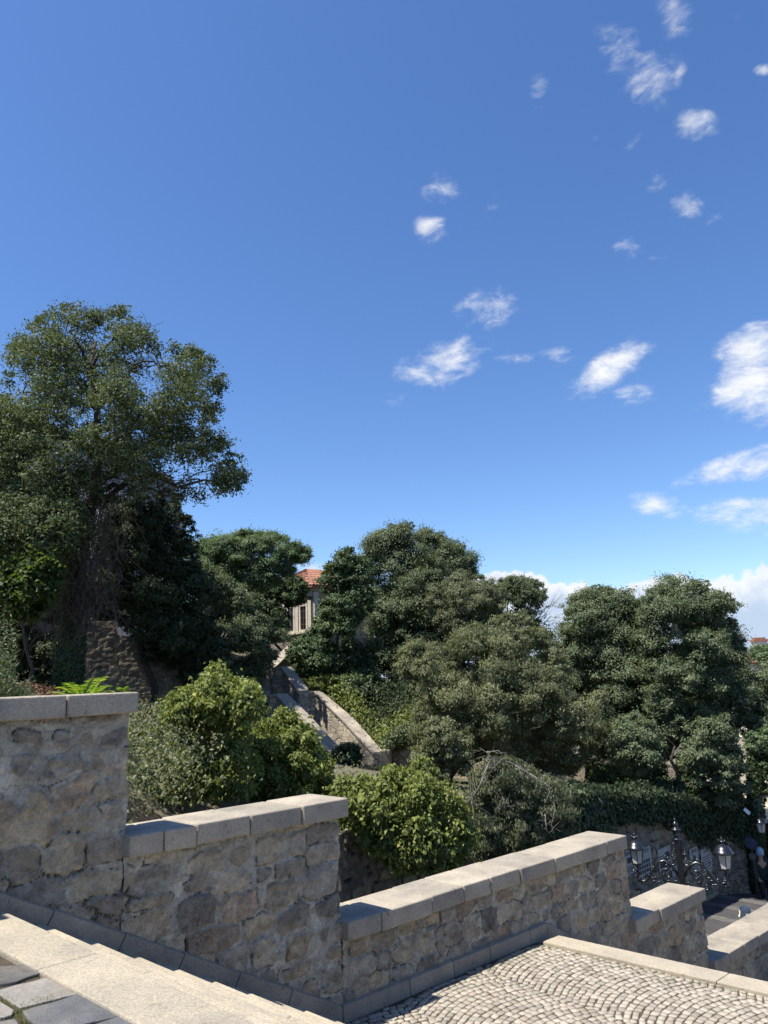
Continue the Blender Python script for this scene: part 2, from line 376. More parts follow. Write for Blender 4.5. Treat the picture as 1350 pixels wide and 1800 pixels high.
# ------------------------------------------------------------------ numpy noise
def vnoise(x, y, seed=0):
    xi = np.floor(x).astype(np.int64); yi = np.floor(y).astype(np.int64); fx = x-xi; fy = y-yi
    fx = fx*fx*(3-2*fx); fy = fy*fy*(3-2*fy)
    def h(a, b):
        v = (a*374761393 + b*668265263 + seed*1442695041) & 0xffffffff
        v = ((v ^ (v >> 13))*1274126177) & 0xffffffff
        return ((v ^ (v >> 16)) & 0xffff)/65535.0
    return (h(xi, yi)*(1-fx)+h(xi+1, yi)*fx)*(1-fy)+(h(xi, yi+1)*(1-fx)+h(xi+1, yi+1)*fx)*fy
def fbm(x, y, o=4, seed=0):
    r = 0; a = .5; tot = 0
    for i in range(o): r = r+a*vnoise(x*2**i, y*2**i, seed+i*17); tot += a; a *= .55
    return r/tot
def ss(x, a, b): t_ = np.clip((x-a)/(b-a), 0, 1); return t_*t_*(3-2*t_)
PAL = np.array([(.225,.190,.145), (.205,.175,.137), (.180,.158,.130), (.260,.210,.148), (.225,.175,.130), (.155,.137,.115), (.265,.225,.168), (.215,.190,.155)])
def masonry_pattern(S, Z, cw, ch, seed, mortar_w, smear, pexp=3.0, mcol=(.240, .220, .186), warp=.05):
    """stone pattern on coordinates S, Z: relief and colour"""
    rng = np.random.RandomState(seed)
    s0, s1, z0, z1 = S.min()-cw, S.max()+cw, Z.min()-ch, Z.max()+ch
    seeds = []
    z = math.floor(z0/ch)*ch
    row = int(round(z/ch))
    rr = np.random.RandomState
    for r in range(int((z1-z0)/ch)+3):
        q = rr(seed*1000+(row+r) % 997); hh = q.uniform(.7, 1.25); s = math.floor(s0/8)*8.0 - q.uniform(0, cw)
        while s < s1:
            wd = cw*q.uniform(.55, 1.45)
            if s > s0-cw: seeds.append((s+wd/2+q.uniform(-.1, .1)*cw, (row+r+.5)*ch+q.uniform(-.22, .22)*ch, wd/2*q.uniform(.85, 1.1), ch/2*hh*q.uniform(.85, 1.25), q.randint(0, len(PAL)), q.uniform(.84, 1.12), q.uniform(0, 1), q.uniform(-.18, .18)))
            s += wd
    A = np.array(seeds)
    sh = S.shape; x = S.ravel(); y = Z.ravel()
    xw = x+(fbm(x*3.2, y*3.2, 4, seed+5)-.5)*warp*2; yw = y+(fbm(x*3.2+40, y*3.2, 4, seed+9)-.5)*warp*2
    F1 = np.full(len(x), 9.); F2 = np.full(len(x), 9.); I = np.zeros(len(x), int)
    order = np.argsort(x); xs = xw[order]; ys = yw[order]; f1 = F1[order]; f2 = F2[order]; ii = I[order]; xo = x[order]
    for k, (cx, cy, ax, ay, _, _, _, an) in enumerate(A):
        lo = np.searchsorted(xo, cx-ax*2.4-.15); hi = np.searchsorted(xo, cx+ax*2.4+.15)
        if hi <= lo: continue
        dx = xs[lo:hi]-cx; dy = ys[lo:hi]-cy; ddx = dx+dy*an; ddy = dy-dx*an
        d = (np.abs(ddx/ax)**pexp+np.abs(ddy/ay)**pexp)**(1/pexp)
        g1 = f1[lo:hi]; g2 = f2[lo:hi]; b = d < g1
        f2[lo:hi] = np.where(b, g1, np.minimum(g2, d)); ii[lo:hi] = np.where(b, k, ii[lo:hi]); f1[lo:hi] = np.where(b, d, g1)
    inv = np.empty(len(x), int); inv[order] = np.arange(len(x)); f1 = f1[inv]; f2 = f2[inv]; ii = ii[inv]
    e = (f2-f1)
    nl = fbm(x*1.6, y*1.6, 3, seed+21); nm = fbm(x*7, y*7, 4, seed+33); nf = fbm(x*26, y*26, 3, seed+44)
    th = mortar_w+smear*ss(nl, .38, .68)+(nm-.5)*.28
    stone = ss(e, th-.05, th+.07)
    sz = A[ii]
    pc = PAL[sz[:, 4].astype(int)]*sz[:, 5:6]
    mot = .72+.56*fbm(x*11+sz[:, 6]*50, y*14, 4, seed+7)
    pc = pc*mot[:, None]
    dk = ss(fbm(x*5, y*5, 4, seed+71), .6, .8)*.35; pc = pc*(1-dk)[:, None]
    mc = np.array(mcol)[None]*(.74+.5*nm)[:, None]*(.86+.28*nl)[:, None]
    col = (mc*(1-stone)[:, None]+pc*stone[:, None])*np.array([1.64, 1.66, 1.62])
    crack = np.exp(-((e-th+.03)/.035)**2)*ss(fbm(x*4+9, y*4, 3, seed+55), .50, .62)
    crack2 = np.exp(-(e/.05)**2)*ss(fbm(x*3+19, y*3, 3, seed+66), .58, .68)
    rg = 1-np.abs(2*fbm(x*5.5+31, y*7.5, 4, seed+81)-1); rid = ss(rg, .975, .995)*ss(fbm(x*2.1, y*2.1+7, 3, seed+82), .56, .68)*.5
    ck = np.clip(crack+crack2+.8*rid, 0, 1)
    ptc = ss(fbm(x*9+3, y*12, 4, seed+91), .52, .62); lgt = ss(fbm(x*6+13, y*8, 4, seed+92), .58, .68)*(1-.5*stone)
    col = col*(1-.20*ptc+.26*lgt)[:, None]
    col = col*(1-.78*ck)[:, None]
    hgt = .015*stone*(.35+1.1*sz[:, 6])*np.clip(e-th+.35, 0, 1)**.4 + (nm-.5)*.024 + (nf-.5)*.020 + (nl-.5)*.012 - .024*ck + .010*ptc
    return hgt.reshape(sh), col.reshape(sh+(3,))
def masonry_face(name, P, s0, s1, zlo, ztop, res, par, wrap_to=None, parent=None, hs=1.0, tint=1.0, **kw):
    """P(s, z, outward) gives the world point; zlo and ztop are functions of s (eye based)"""
    ns = max(2, int((s1-s0)/res)+1); S1 = np.linspace(s0, s1, ns)
    zt = np.array([ztop(s) for s in S1]); zl = np.array([zlo(s) for s in S1]); nz = max(2, int((zt-zl).max()/res)+1)
    v = np.linspace(0, 1, nz)
    S = np.repeat(S1[:, None], nz, 1); Z = zl[:, None]+(zt-zl)[:, None]*v[None]
    hgt, col = masonry_pattern(S, Z, *par, **kw); hgt = hgt*hs; col = col*tint
    Pw = P(S, Z, hgt)
    if wrap_to is not None:                 # fold the far edge back round the corner
        extra = []; ec = []
        jit = (fbm(Z[-1]*6, Z[-1]*0+3, 3, 5)-.5)*.05
        Pw[-1] += US*jit[:, None]*1.0
        for bk in (.004, .02, .1, .35):
            q = P(S[-1], Z[-1], -bk+hgt[-1]*(.4 if bk < .01 else 0))+US[None]*(jit+(.012 if bk > .01 else .006))[:, None]; extra.append(q); ec.append(col[-1])
        Pw = np.concatenate([Pw, np.array(extra)]); col = np.concatenate([col, np.array(ec)]); ns += len(extra)
    idx = np.arange(ns*nz).reshape(ns, nz)
    q = np.stack([idx[:-1, :-1], idx[1:, :-1], idx[1:, 1:], idx[:-1, 1:]], -1).reshape(-1, 4)
    return np_mesh(name, Pw.reshape(-1, 3), q, MAT['masonry'], parent, vcol=col.reshape(-1, 3), smooth=True)

# ------------------------------------------------------------------ the stepped parapet beside the steps
SK = .13                                    # step edges and wall ends are a little off square
ZP, ZL, RISE, TREAD, S0 = -1.49, -3.165, .1675, .315, 1.50
ENDS = [.27, 2.49, 4.71, 9.70, 11.74, 16.4]; TOPS = [1.15, 0.0, -1.151, -2.30, -3.402, -4.445]
BODY = [.22, 2.44, 4.65, 9.74, 11.74, 16.4]
TC = .176; MF, MBK = 6.20, 6.79; MW = 6.31
def plin(s):
    if s < 4.60: return -3.005+.527*(4.60-s)
    if s < 7.78: return -3.005
    return -3.005-.527*(s-7.78)
par = thing('parapet_wall', 'stepped rubble stone parapet with granite coping going down beside the steps', 'wall', V(4.7, 6.5, ZL))
Pw_ = lambda S, Z, h: US*S[..., None]+MS*(MW-h)[..., None]+np.array([0, 0, 1.])*(Z+H)[..., None]
PREV = -1.6
for k, (e, zt) in enumerate(zip(BODY, TOPS)):
    s0 = PREV; bot = min(plin(e), plin(s0))-.35
    sec = MB(); sec.hexa([V(s0-.001, MW+.03, bot-1.5), V(e-.02, MW+.03, bot-1.5), V(e-.02-.05, MBK-.1, bot-1.5), V(s0-.05, MBK-.1, bot-1.5)],
                        [V(s0-.001, MW+.03, zt-TC), V(e-.02, MW+.03, zt-TC), V(e-.02-.05, MBK-.1, zt-TC), V(s0-.05, MBK-.1, zt-TC)])
    so_ = sec.build('wall_section', MAT['rubble'], par)
    if e > 1:
        ss0 = max(s0, .9); near = k < 3
        pr = (.36, .225, 11, .12, .72) if k < 3 else (.36, .27, 11, .10, .22)
        sty = dict(pexp=3.2, warp=.055) if k < 3 else dict(pexp=4.5, warp=.04)
        if k == 3: pr = (.28, .205, 12, .08, .30)
        masonry_face('stone_facing', Pw_, ss0, e, lambda s: bot-.05, lambda s: zt-TC+.005, .011 if k < 4 else .016, pr, wrap_to=1, parent=so_, **sty)
    PREV = e
random.seed(3)
JO = {0: [-1.6, -.9, .27], 1: [.25, 1.10, 1.89, 2.49], 2: [2.44, 2.74, 3.04, 3.58, 4.146, 4.71],
      3: [4.655, 5.09, 5.81, 6.32, 6.776, 7.31, 7.99, 8.64, 9.19, 9.70], 4: [9.66, 9.99, 10.34, 10.78, 11.24, 11.74],
      5: [11.70, 12.2, 12.75, 13.3, 13.9, 14.5, 15.1, 15.8, 16.4]}
for k, js in JO.items():
    for a, b in zip(js[:-1], js[1:]):
        g = .005; dz = random.uniform(-.006, .006); dm = random.uniform(-.012, .012)
        back = lambda s: s-SK*(MBK-MF)
        a0 = a+g; b0 = b-g; zt = TOPS[k]+dz
        nx = 5; mbx = MB()
        lo = [V(a0, MF+dm, zt-TC+random.uniform(-.01, .008)), V(b0, MF+dm, zt-TC+random.uniform(-.01, .008)), V(back(b0), MBK+dm, zt-TC), V(back(a0), MBK+dm, zt-TC)]
        hi = [V(a0, MF+dm, zt), V(b0, MF+dm, zt), V(back(b0), MBK+dm, zt+.004), V(back(a0), MBK+dm, zt+.004)]
        if a == js[0] and k > 0: 
            for L in (lo, hi): L[3] = L[3]*1.0
        mbx.hexa(lo, hi); mbx.build('coping_stone', MAT['granite_coping'], par, bevel=.021, seg=3)
# plinth stones
pj = [-.6, .3, 1.1, 1.9, 2.46, 2.97, 3.5, 4.04, 4.60]
def plinth(a, b, drop=.42):
    za, zb = plin(a+1e-4), plin(b-1e-4)
    mbx = MB(); g = .004
    sh = .527*drop if abs(za-zb) > .05 else 0; sa_ = sh if a > .3 and not (7.7 < a < 7.8) else 0; sb_ = sh if not (4.5 < b < 4.65) else 0
    mbx.hexa([V(a+g-sa_, 6.24, za-drop), V(b-g-sb_, 6.24, zb-drop), V(b-g-sb_, 6.36, zb-drop), V(a+g-sa_, 6.36, za-drop)],
             [V(a+g, 6.245, za-.018), V(b-g, 6.245, zb-.018), V(b-g, 6.36, zb+.008), V(a+g, 6.36, za+.008)])
    mbx.build('plinth_stone', MAT['granite_plinth'], par, bevel=.008, seg=2)
for a, b in zip(pj[:-1], pj[1:]): plinth(a, b)
for a, b in zip([4.60, 5.47, 6.12, 6.72, 7.45], [5.47, 6.12, 6.72, 7.45, 7.78]): plinth(a, b, .3)
q = [7.78, 8.4, 9.1, 9.8, 10.5, 11.2, 12, 12.8, 13.6]
for a, b in zip(q[:-1], q[1:]): plinth(a, b)

# ------------------------------------------------------------------ steps, paving, landing
def band(s_a, s_b, m0, m1, z0, z1, matn, name, joints, kind='structure', bevel=.012):
    """granite step blocks laid side by side; s is the value at the wall, skewed with m"""
    mbx = MB(); f = lambda s, m: s+SK*(6.2-m)
    for a, b in zip(joints[:-1], joints[1:]):
        g = .003; dz = random.uniform(-.003, .003); a_, b_ = a-g, b+g
        mbx.hexa([V(f(s_a, a_), a_, z0), V(f(s_b, a_), a_, z0), V(f(s_b, b_), b_, z0), V(f(s_a, b_), b_, z0)],
                 [V(f(s_a, a_), a_, z1+dz), V(f(s_b, a_), a_, z1+dz), V(f(s_b, b_), b_, z1+dz), V(f(s_a, b_), b_, z1+dz)])
    o = mbx.build(name, MAT[matn], None, bevel=bevel); return tag(o, kind=kind)
band(S0-.335, S0, 6.2, -4, ZP-.25, ZP, 'granite_step', 'top_step', [6.235, 4.72, 3.2, 1.7, .2, -1.5, -4])
for k in range(9):
    z = ZP-RISE*(k+1); random.seed(50+k)
    js = [6.235]; 
    while js[-1] > -4: js.append(js[-1]-random.uniform(1.2, 1.9))
    band(S0+TREAD*k-.05, S0+TREAD*(k+1), 0, 0, z-.3, z, 'granite_step', 'step', js)
# landing curb and the next flight below it
band(7.50, 7.80, 0, 0, ZL-.2, ZL+.035, 'granite_step', 'landing_kerb', [6.12, 4.13, 2.2, .3, -1.6, -4])
for k in range(17):
    z = ZL+.035-RISE*(k+1)
    band(7.80+TREAD*k-.05, 7.80+TREAD*(k+1), 0, 0, z-.3, z, 'granite_step', 'lower_step', [6.235, 4.4, 2.7, .9, -1, -4])
mbx = MB(); fs_ = lambda s, m: s+SK*(6.2-m)
mbx.hexa([V(fs_(4.3, 6.235), 6.235, ZL-.6), V(fs_(7.55, 6.235), 6.235, ZL-.6), V(fs_(7.55, -4), -4, ZL-.6), V(fs_(4.3, -4), -4, ZL-.6)],
         [V(fs_(4.3, 6.235), 6.235, ZL-.0065), V(fs_(7.55, 6.235), 6.235, ZL-.0065), V(fs_(7.55, -4), -4, ZL-.0065), V(fs_(4.3, -4), -4, ZL-.0065)])
tag(mbx.build('landing_bed', MAT['soil']), kind='structure')
# setts in segmental arcs
rng = np.random.RandomState(8)
vs = []; fc = []; va = []
PT, LW = .079, 1.2; RR = LW*1.02
for j in range(-16, 140):
    ap = 6.9-j*PT; s = 3.95+rng.uniform(0, .1)
    while s < 8.9:
        wl = rng.uniform(.070, .098)
        xl = (s-4.0) % LW-LW/2; m_ = ap+math.sqrt(RR*RR-xl*xl)-RR; sl_ = -xl/math.sqrt(RR*RR-xl*xl)
        a = -math.atan(sl_); ca, sa = math.cos(a), math.sin(a); s += wl*ca
        sk = s-SK*(6.2-m_)
        if m_ > 6.20 or m_ < -2.5 or sk < 4.33 or sk > 7.54: continue
        hw = wl/2-.0066; hh = PT*ca*.5-.0066+rng.uniform(-.003, .002)
        tz = ZL+rng.uniform(-.003, .003); tx, ty = rng.uniform(-.04, .04, 2); b = len(vs); jit = rng.uniform(-1, 1, (4, 2))*.0065; ro = rng.normal()*.05
        for (zz, k) in ((-.04, 1.0), (-.003, 1.0), (0., .96)):
            for c_, (i_, j_) in enumerate(((-1, -1), (1, -1), (1, 1), (-1, 1))):
                lx = i_*hw*k+jit[c_, 0]; ly = j_*hh*k+jit[c_, 1]+lx*ro
                vs.append(V(s+lx*ca+ly*sa, m_-lx*sa+ly*ca, tz+zz+(lx*tx+ly*ty if zz > -.03 else 0)))
        for l in (0, 4):
            for k in range(4): fc.append((b+l+k, b+l+(k+1) % 4, b+l+4+(k+1) % 4, b+l+4+k))
        fc.append((b+8, b+9, b+10, b+11)); va += [rng.uniform(0, 1)]*9
tag(np_mesh('cobbled_landing', np.array(vs), np.array(fc), MAT['sett_granite'], fattr=np.array(va)), kind='structure')

# upper platform with flagstones set in earth
mbx = MB(); sp_ = lambda m: S0-.335+SK*(6.2-m)
mbx.hexa([V(-9, 6.235, ZP-.6), V(sp_(6.235)-.01, 6.235, ZP-.6), V(sp_(-4)-.01, -4, ZP-.6), V(-9, -4, ZP-.6)],
         [V(-9, 6.235, ZP-.026), V(sp_(6.235)-.01, 6.235, ZP-.026), V(sp_(-4)-.01, -4, ZP-.026), V(-9, -4, ZP-.026)])
tag(mbx.build('platform_soil', MAT['soil']), kind='structure')
def plat(x, y, z=ZP):
    d = ray(x, y); return d*(z/d[2])
FL = [('slate_dark', [(-60,1690),(0,1695),(48,1691),(73,1706),(30,1720),(-5,1727),(-70,1725)]),
      ('slate_light', [(-8,1736),(30,1725),(85,1712),(118,1714),(155,1737),(90,1752),(36,1765),(4,1745)]),
      ('slate_blue', [(38,1773),(90,1758),(157,1738),(214,1767),(205,1782),(142,1798),(100,1818),(66,1800),(48,1785)]),
      ('slate_blue', [(120,1815),(160,1798),(222,1776),(244,1785),(262,1806),(280,1830),(130,1850)]),
      ('slate_light', [(-40,1762),(-5,1752),(24,1771),(22,1780),(0,1784),(-40,1786)]),
      ('slate_blue', [(-40,1792),(0,1788),(27,1784),(35,1797),(50,1815),(20,1850),(-60,1850)]),
      ('slate_dark', [(55,1812),(72,1808),(100,1826),(110,1850),(60,1860)])]
for i, (mn, pl) in enumerate(FL):
    random.seed(i); foot = []
    n = len(pl)
    for a, b in zip(pl, pl[1:]+pl[:1]):
        for q in (0, .5):
            x = a[0]+(b[0]-a[0])*q; y = a[1]+(b[1]-a[1])*q
            foot.append(plat(x+random.uniform(-1.2, 1.2), y+random.uniform(-.8, .8)))
    mbx = MB(); mbx.prism(foot, ZP-.06+H, ZP-.012+random.uniform(-.005, .004)+H)
    tag(mbx.build('flagstone', MAT[mn], bevel=.006), kind='structure')
# further flagstones behind and beside the viewer
mbx = MB(); random.seed(77)
for i in range(-12, 4):
    for j in range(-5, 9):
        s = i*.62+random.uniform(-.05, .05)-.35; m_ = j*.5+random.uniform(-.04, .04)-.2
        if s > sp_(m_)-.75 and m_ > 2.4: continue
        if s > sp_(m_)-.36: continue
        if m_ > 3.2 and s > -.6: continue
        mbx.prism([V(s+a_*.28+random.uniform(-.03, .03), m_+b_*.23+random.uniform(-.03, .03), 0) for a_, b_ in ((-1, -1), (1, -1), (1, 1), (-1, 1))], ZP-.06+H, ZP-.01+random.uniform(-.008, .008)+H)
tag(mbx.build('flagstone_paving', MAT['slate_blue'], bevel=.006), kind='structure')

# ------------------------------------------------------------------ terrain
CP = [(0,7.2,-.25),(1.8,7,-.55),(2.6,7,-1.6),(3.6,7.2,-2.4),(4.8,7.5,-3.3),(6.2,7.5,-4.3),(6.2,9.6,-3.6),(3.2,9.5,-1.2),(4.5,9.5,-2.2),(-30,30,1.2),(-12,20,.6),(-6,8,-.3),(0,9,-.3),(4.6,15.8,-.05),(6.4,20.9,.05),(3,11,-.4),(8,11,-2.75),(8.8,24.1,-.6),(11,11,-2.8),
 (14,11,-2.95),(16.6,12,-3.25),(20,14.5,-3.6),(17.2,20.3,-3.1),(14.6,24.2,-1.2),(16.5,24.5,-1.4),(13,18,-2.3),(23.8,25.7,-1.2),(22.6,36,1.2),(18,32,1.2),
 (10,32,2.0),(0,45,2.6),(30,14.5,-5.2),(26,18,-4.0),(40,30,-5),(30,45,1.5),(94,38,-7),(60,5,-8),(-60,60,3),(20,70,2),(90,110,-5),(22,11,-4.2)]
CPa = np.array(CP, float)
def tps_fit(P, lam=2.0):
    X = P[:, :2]/10; n = len(X); d = np.linalg.norm(X[:, None]-X[None], axis=-1); K = np.where(d > 0, d*d*np.log(d+1e-9), 0)+lam*np.eye(n)*.02
    A = np.zeros((n+3, n+3)); A[:n, :n] = K; Q = np.c_[np.ones(n), X]; A[:n, n:] = Q; A[n:, :n] = Q.T
    return X, np.linalg.solve(A, np.r_[P[:, 2], 0, 0, 0])
TX, TWT = tps_fit(CPa)
def hill(S, M):
    S = np.clip(np.asarray(S, float), -60, 110); M = np.clip(np.asarray(M, float), 4, 115)
    q = np.stack([S/10, M/10], -1); d = np.linalg.norm(q[..., None, :]-TX, axis=-1); K = np.where(d > 0, d*d*np.log(d+1e-9), 0)
    n = len(TX); z = K@TWT[:n]+TWT[n]+q[..., 0]*TWT[n+1]+q[..., 1]*TWT[n+2]
    return np.clip(z, -9, 8)
def street_z(S): return -6.05-.2*np.clip(np.asarray(S, float)-20.6, 0, 12)
WALLM = 10.5
def ground(x, y):
    s, m_ = float(x*US[0]+y*US[1]), float(x*MS[0]+y*MS[1])
    if m_ < WALLM and s > 6.4: return float(street_z(s))
    return float(hill(s, m_))
def grid_mesh(name, Sa, Ma, zf, mat_, kind='structure'):
    S, M = np.meshgrid(Sa, Ma, indexing='ij'); Z = zf(S, M)
    Pq = US*S[..., None]+MS*M[..., None]+np.array([0, 0, 1.])*(Z+H)[..., None]
    a, b = S.shape; idx = np.arange(a*b).reshape(a, b)
    q = np.stack([idx[:-1, :-1], idx[1:, :-1], idx[1:, 1:], idx[:-1, 1:]], -1).reshape(-1, 4)
    return tag(np_mesh(name, Pq.reshape(-1, 3), q, mat_, None, smooth=True), kind=kind)
far = lambda lo, hi: [lo-1500, lo-700, lo-300, lo-150, lo-80, lo-40]
Sa = np.array([-2000, -900, -400, -200, -110] + list(np.arange(-70, 60, .6)) + list(np.arange(62, 110, 4)) + [150, 250, 500, 1200, 3000])
Ma = np.array(list(np.arange(WALLM+.25, 60, .6)) + list(np.arange(62, 116, 4)) + [150, 250, 500, 1200, 3500])
grid_mesh('hillside', Sa, Ma, lambda S, M: np.where((S > 22.4) & (M < 25), street_z(S)-.01, hill(S, M)+.12*(fbm(S*.7+100, M*.7+100, 4, 3)-.5)*2-.02*np.clip(M-115, 0, 500)*.4-.008*np.clip(S-110, 0, 900)), MAT['hill_ground'])
Sb = np.array([-2000, -900, -400, -200, -110] + list(np.arange(-70, 6.4, .6)) + [6.4])
grid_mesh('hillside_near', Sb, np.array([MBK-.05, 7.2, 7.8, 8.4, 9, 9.6, 10.2, WALLM+.25]), lambda S, M: hill(S, M)+.12*(fbm(S*.7+100, M*.7+100, 4, 3)-.5)*2, MAT['soil'])
grid_mesh('street', np.array(list(np.arange(5.9, 60, .8)) + [100, 300, 1500]), np.array([MBK-.3, 7.5, 8.5, 9.5, WALLM+.3]), lambda S, M: street_z(S), MAT['stone_street'])
grid_mesh('street_far', np.array([12.9, 16.4, 20, 21, 22, 24, 26, 28, 30, 32.6, 60, 300, 1500]), np.array([-1500, -200, -40, -10, 0, 3, MBK-.29]), lambda S, M: street_z(S)-.004, MAT['stone_street'])
# pale paving strips crossing the street
for i, s_ in enumerate((17.2, 18.6, 19.6, 20.4)):
    mbx = MB(); zz = float(street_z(s_))
    mbx.hexa([V(s_, 6.9, zz-.02), V(s_+.3, 6.9, zz-.02), V(s_+.1, 10.45, zz-.02), V(s_-.2, 10.45, zz-.02)], [V(s_, 6.9, zz+.012), V(s_+.3, 6.9, zz+.012), V(s_+.1, 10.45, zz+.012), V(s_-.2, 10.45, zz+.012)])
    tag(mbx.build('paving_strip', MAT['slate_dark']), kind='structure')  # dark slate, the street's shade is in this colour too

# ------------------------------------------------------------------ retaining wall with notices
rw = thing('retaining_wall', 'tall shaded rubble stone wall with paper notices pasted on it across the street', 'wall', V(14, WALLM, -6.05))
rtop = lambda s: float(np.interp(s, [5, 8, 11, 14, 17, 20, 22.6], [-2.45, -2.5, -2.6, -2.78, -3.15, -3.7, -4.15]))
PR_ = lambda S, Z, h: US*S[..., None]+MS*(WALLM-h)[..., None]+np.array([0, 0, 1.])*(Z+H)[..., None]
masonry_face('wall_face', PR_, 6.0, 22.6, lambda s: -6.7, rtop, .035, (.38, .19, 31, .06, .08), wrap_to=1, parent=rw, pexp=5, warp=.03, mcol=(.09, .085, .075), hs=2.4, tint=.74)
mbx = MB()
for a, b in zip(np.arange(6, 22.6, .83), np.arange(6, 22.6, .83)+.83):
    b = min(b, 22.58); mbx.hexa([V(a, WALLM+.06, -6.9), V(b, WALLM+.06, -6.9), V(b, WALLM+.5, -6.9), V(a, WALLM+.5, -6.9)], [V(a, WALLM+.06, rtop(a)-.02), V(b, WALLM+.06, rtop(b)-.02), V(b, WALLM+.5, rtop(a)-.02), V(a, WALLM+.5, rtop(b)-.02)])
mbx.build('wall_core', MAT['rubble'], rw)
# side wall turning the corner away
mbx = MB(); mbx.hexa([V(22.25, WALLM+.5, -7.5), V(22.6, WALLM+.5, -7.5), V(22.6, 20, -7.5), V(22.25, 20, -7.5)], [V(22.25, WALLM+.5, -4.2), V(22.6, WALLM+.5, -4.2), V(22.6, 20, -4.2), V(22.25, 20, -4.2)])
mbx.build('wall_return', MAT['rubble'], rw)

def poster(px, py0, py1, wid, style, label):
    c0 = at_m(px, py0, WALLM-.055); c1 = at_m(px, py1, WALLM-.055); s = float(c0@US); z1, z0 = c0[2]-H, c1[2]-H; zc = (z0+z1)/2
    r = thing('notice_sheet', label, 'notice', V(s, WALLM-.055, z0), 'notices on the street wall')
    tl = random.uniform(-.03, .03)
    def q(a0, a1, b0, b1, off, t_=.002):      # fractions of the sheet
        A = lambda a, b: (s-wid/2+wid*a + (b-.5)*tl, z0+(z1-z0)*b+(a-.5)*tl)
        p = [A(a0, b0), A(a1, b0), A(a1, b1), A(a0, b1)]
        return [V(x, WALLM-.055-off, y) for x, y in p], [V(x, WALLM-.055-off-t_, y) for x, y in p]
    mb_ = MB(); mb_.hexa(*q(0, 1, 0, 1, 0, .004)); mb_.build('paper', MAT['paper'], r)
    mb_ = MB(); ph = MB()
    if style == 0:
        for rr_ in range(3):
            for cc in range(5):
                ph.hexa(*q(.10+cc*.165, .22+cc*.165, .10+rr_*.17, .23+rr_*.17, .005))
        for k in range(2): mb_.hexa(*q(.15, .85, .90-k*.07, .93-k*.07, .005))
        ph.hexa(*q(.1, .45, .66, .82, .005))
    elif style == 1:
        ph.hexa(*q(.35, .65, .45, .68, .005))
        for k in range(3): mb_.hexa(*q(.12+.03*k, .88-.02*k, .80+k*.05, .825+k*.05, .005))
        for k in range(5): mb_.hexa(*q(.1, .9-.07*(k % 2), .08+k*.06, .10+k*.06, .005))
    elif style == 2:
        ph.hexa(*q(.08, .45, .25, .45, .005)); ph.hexa(*q(.5, .92, .22, .4, .005)); ph.hexa(*q(.55, .9, .6, .8, .005))
        for k in range(3): mb_.hexa(*q(.1, .5, .55+k*.07, .575+k*.07, .005))
        for k in range(2): mb_.hexa(*q(.1, .9, .08+k*.05, .10+k*.05, .005))
    else:
        mb_.hexa(*q(.3, .7, .86, .9, .005))
        for k in range(6): mb_.hexa(*q(.12, .88-.1*(k % 3 == 0), .15+k*.1, .18+k*.1, .005))
    mb_.add(ph.v, ph.f); mb_.build('print', MAT['ink'], r)
simple('paper', (.40, .385, .35), (.30, .29, .26), .9, 12, .1); simple('ink', (.07, .07, .075), (.03, .03, .035), .9, 30, 0)
random.seed(5)
poster(1104, 1494, 1538, .62, 1, 'white paper notice on the street wall half hidden behind the end of the long parapet')
poster(1130, 1491, 1541, .66, 0, 'paper notice with rows of small dark pictures below the left lantern')
poster(1166, 1490, 1537, .62, 2, 'paper notice with three dark pictures behind the left scroll of the lamp post')
poster(1186, 1519, 1539, .34, 3, 'small pale paper notice hanging low directly behind the lamp pole')
poster(1218, 1490, 1536, .46, 1, 'narrow paper notice seen through the right scroll of the lamp post')
poster(1239, 1491, 1537, .56, 3, 'rightmost large text notice left of the right lantern')

# ------------------------------------------------------------------ foliage engine
def leaf_mesh(name, Pn, Nn, L, Wd, droop, matn, parent, var, rng, fold=0.25):
    """one pointed leaf at each point"""
    n = len(Pn)
    nrm = Nn/np.linalg.norm(Nn, axis=1, keepdims=True)
    a = rng.normal(size=(n, 3)); a -= nrm*(a*nrm).sum(1, keepdims=True); a /= np.linalg.norm(a, axis=1, keepdims=True)
    a[:, 2] -= droop; a /= np.linalg.norm(a, axis=1, keepdims=True)
    b = np.cross(nrm, a); b /= np.linalg.norm(b, axis=1, keepdims=True)+1e-9
    L = L[:, None]; W_ = Wd[:, None]
    c = np.cross(a, b)*W_*fold
    v0 = Pn; v1 = Pn+a*L*.42+b*W_*.5+c; v2 = Pn+a*L; v3 = Pn+a*L*.42-b*W_*.5+c
    verts = np.stack([v0, v1, v2, v3], 1).reshape(-1, 3)
    return np_mesh(name, verts, np.arange(4*n).reshape(n, 4), MAT[matn], parent, fattr=np.clip(var, 0, 1))
SHOOT = 13; SHL = 1.0
def rand_dirs(rng, n):
    d = rng.normal(size=(n, 3)); return d/np.linalg.norm(d, axis=1, keepdims=True)
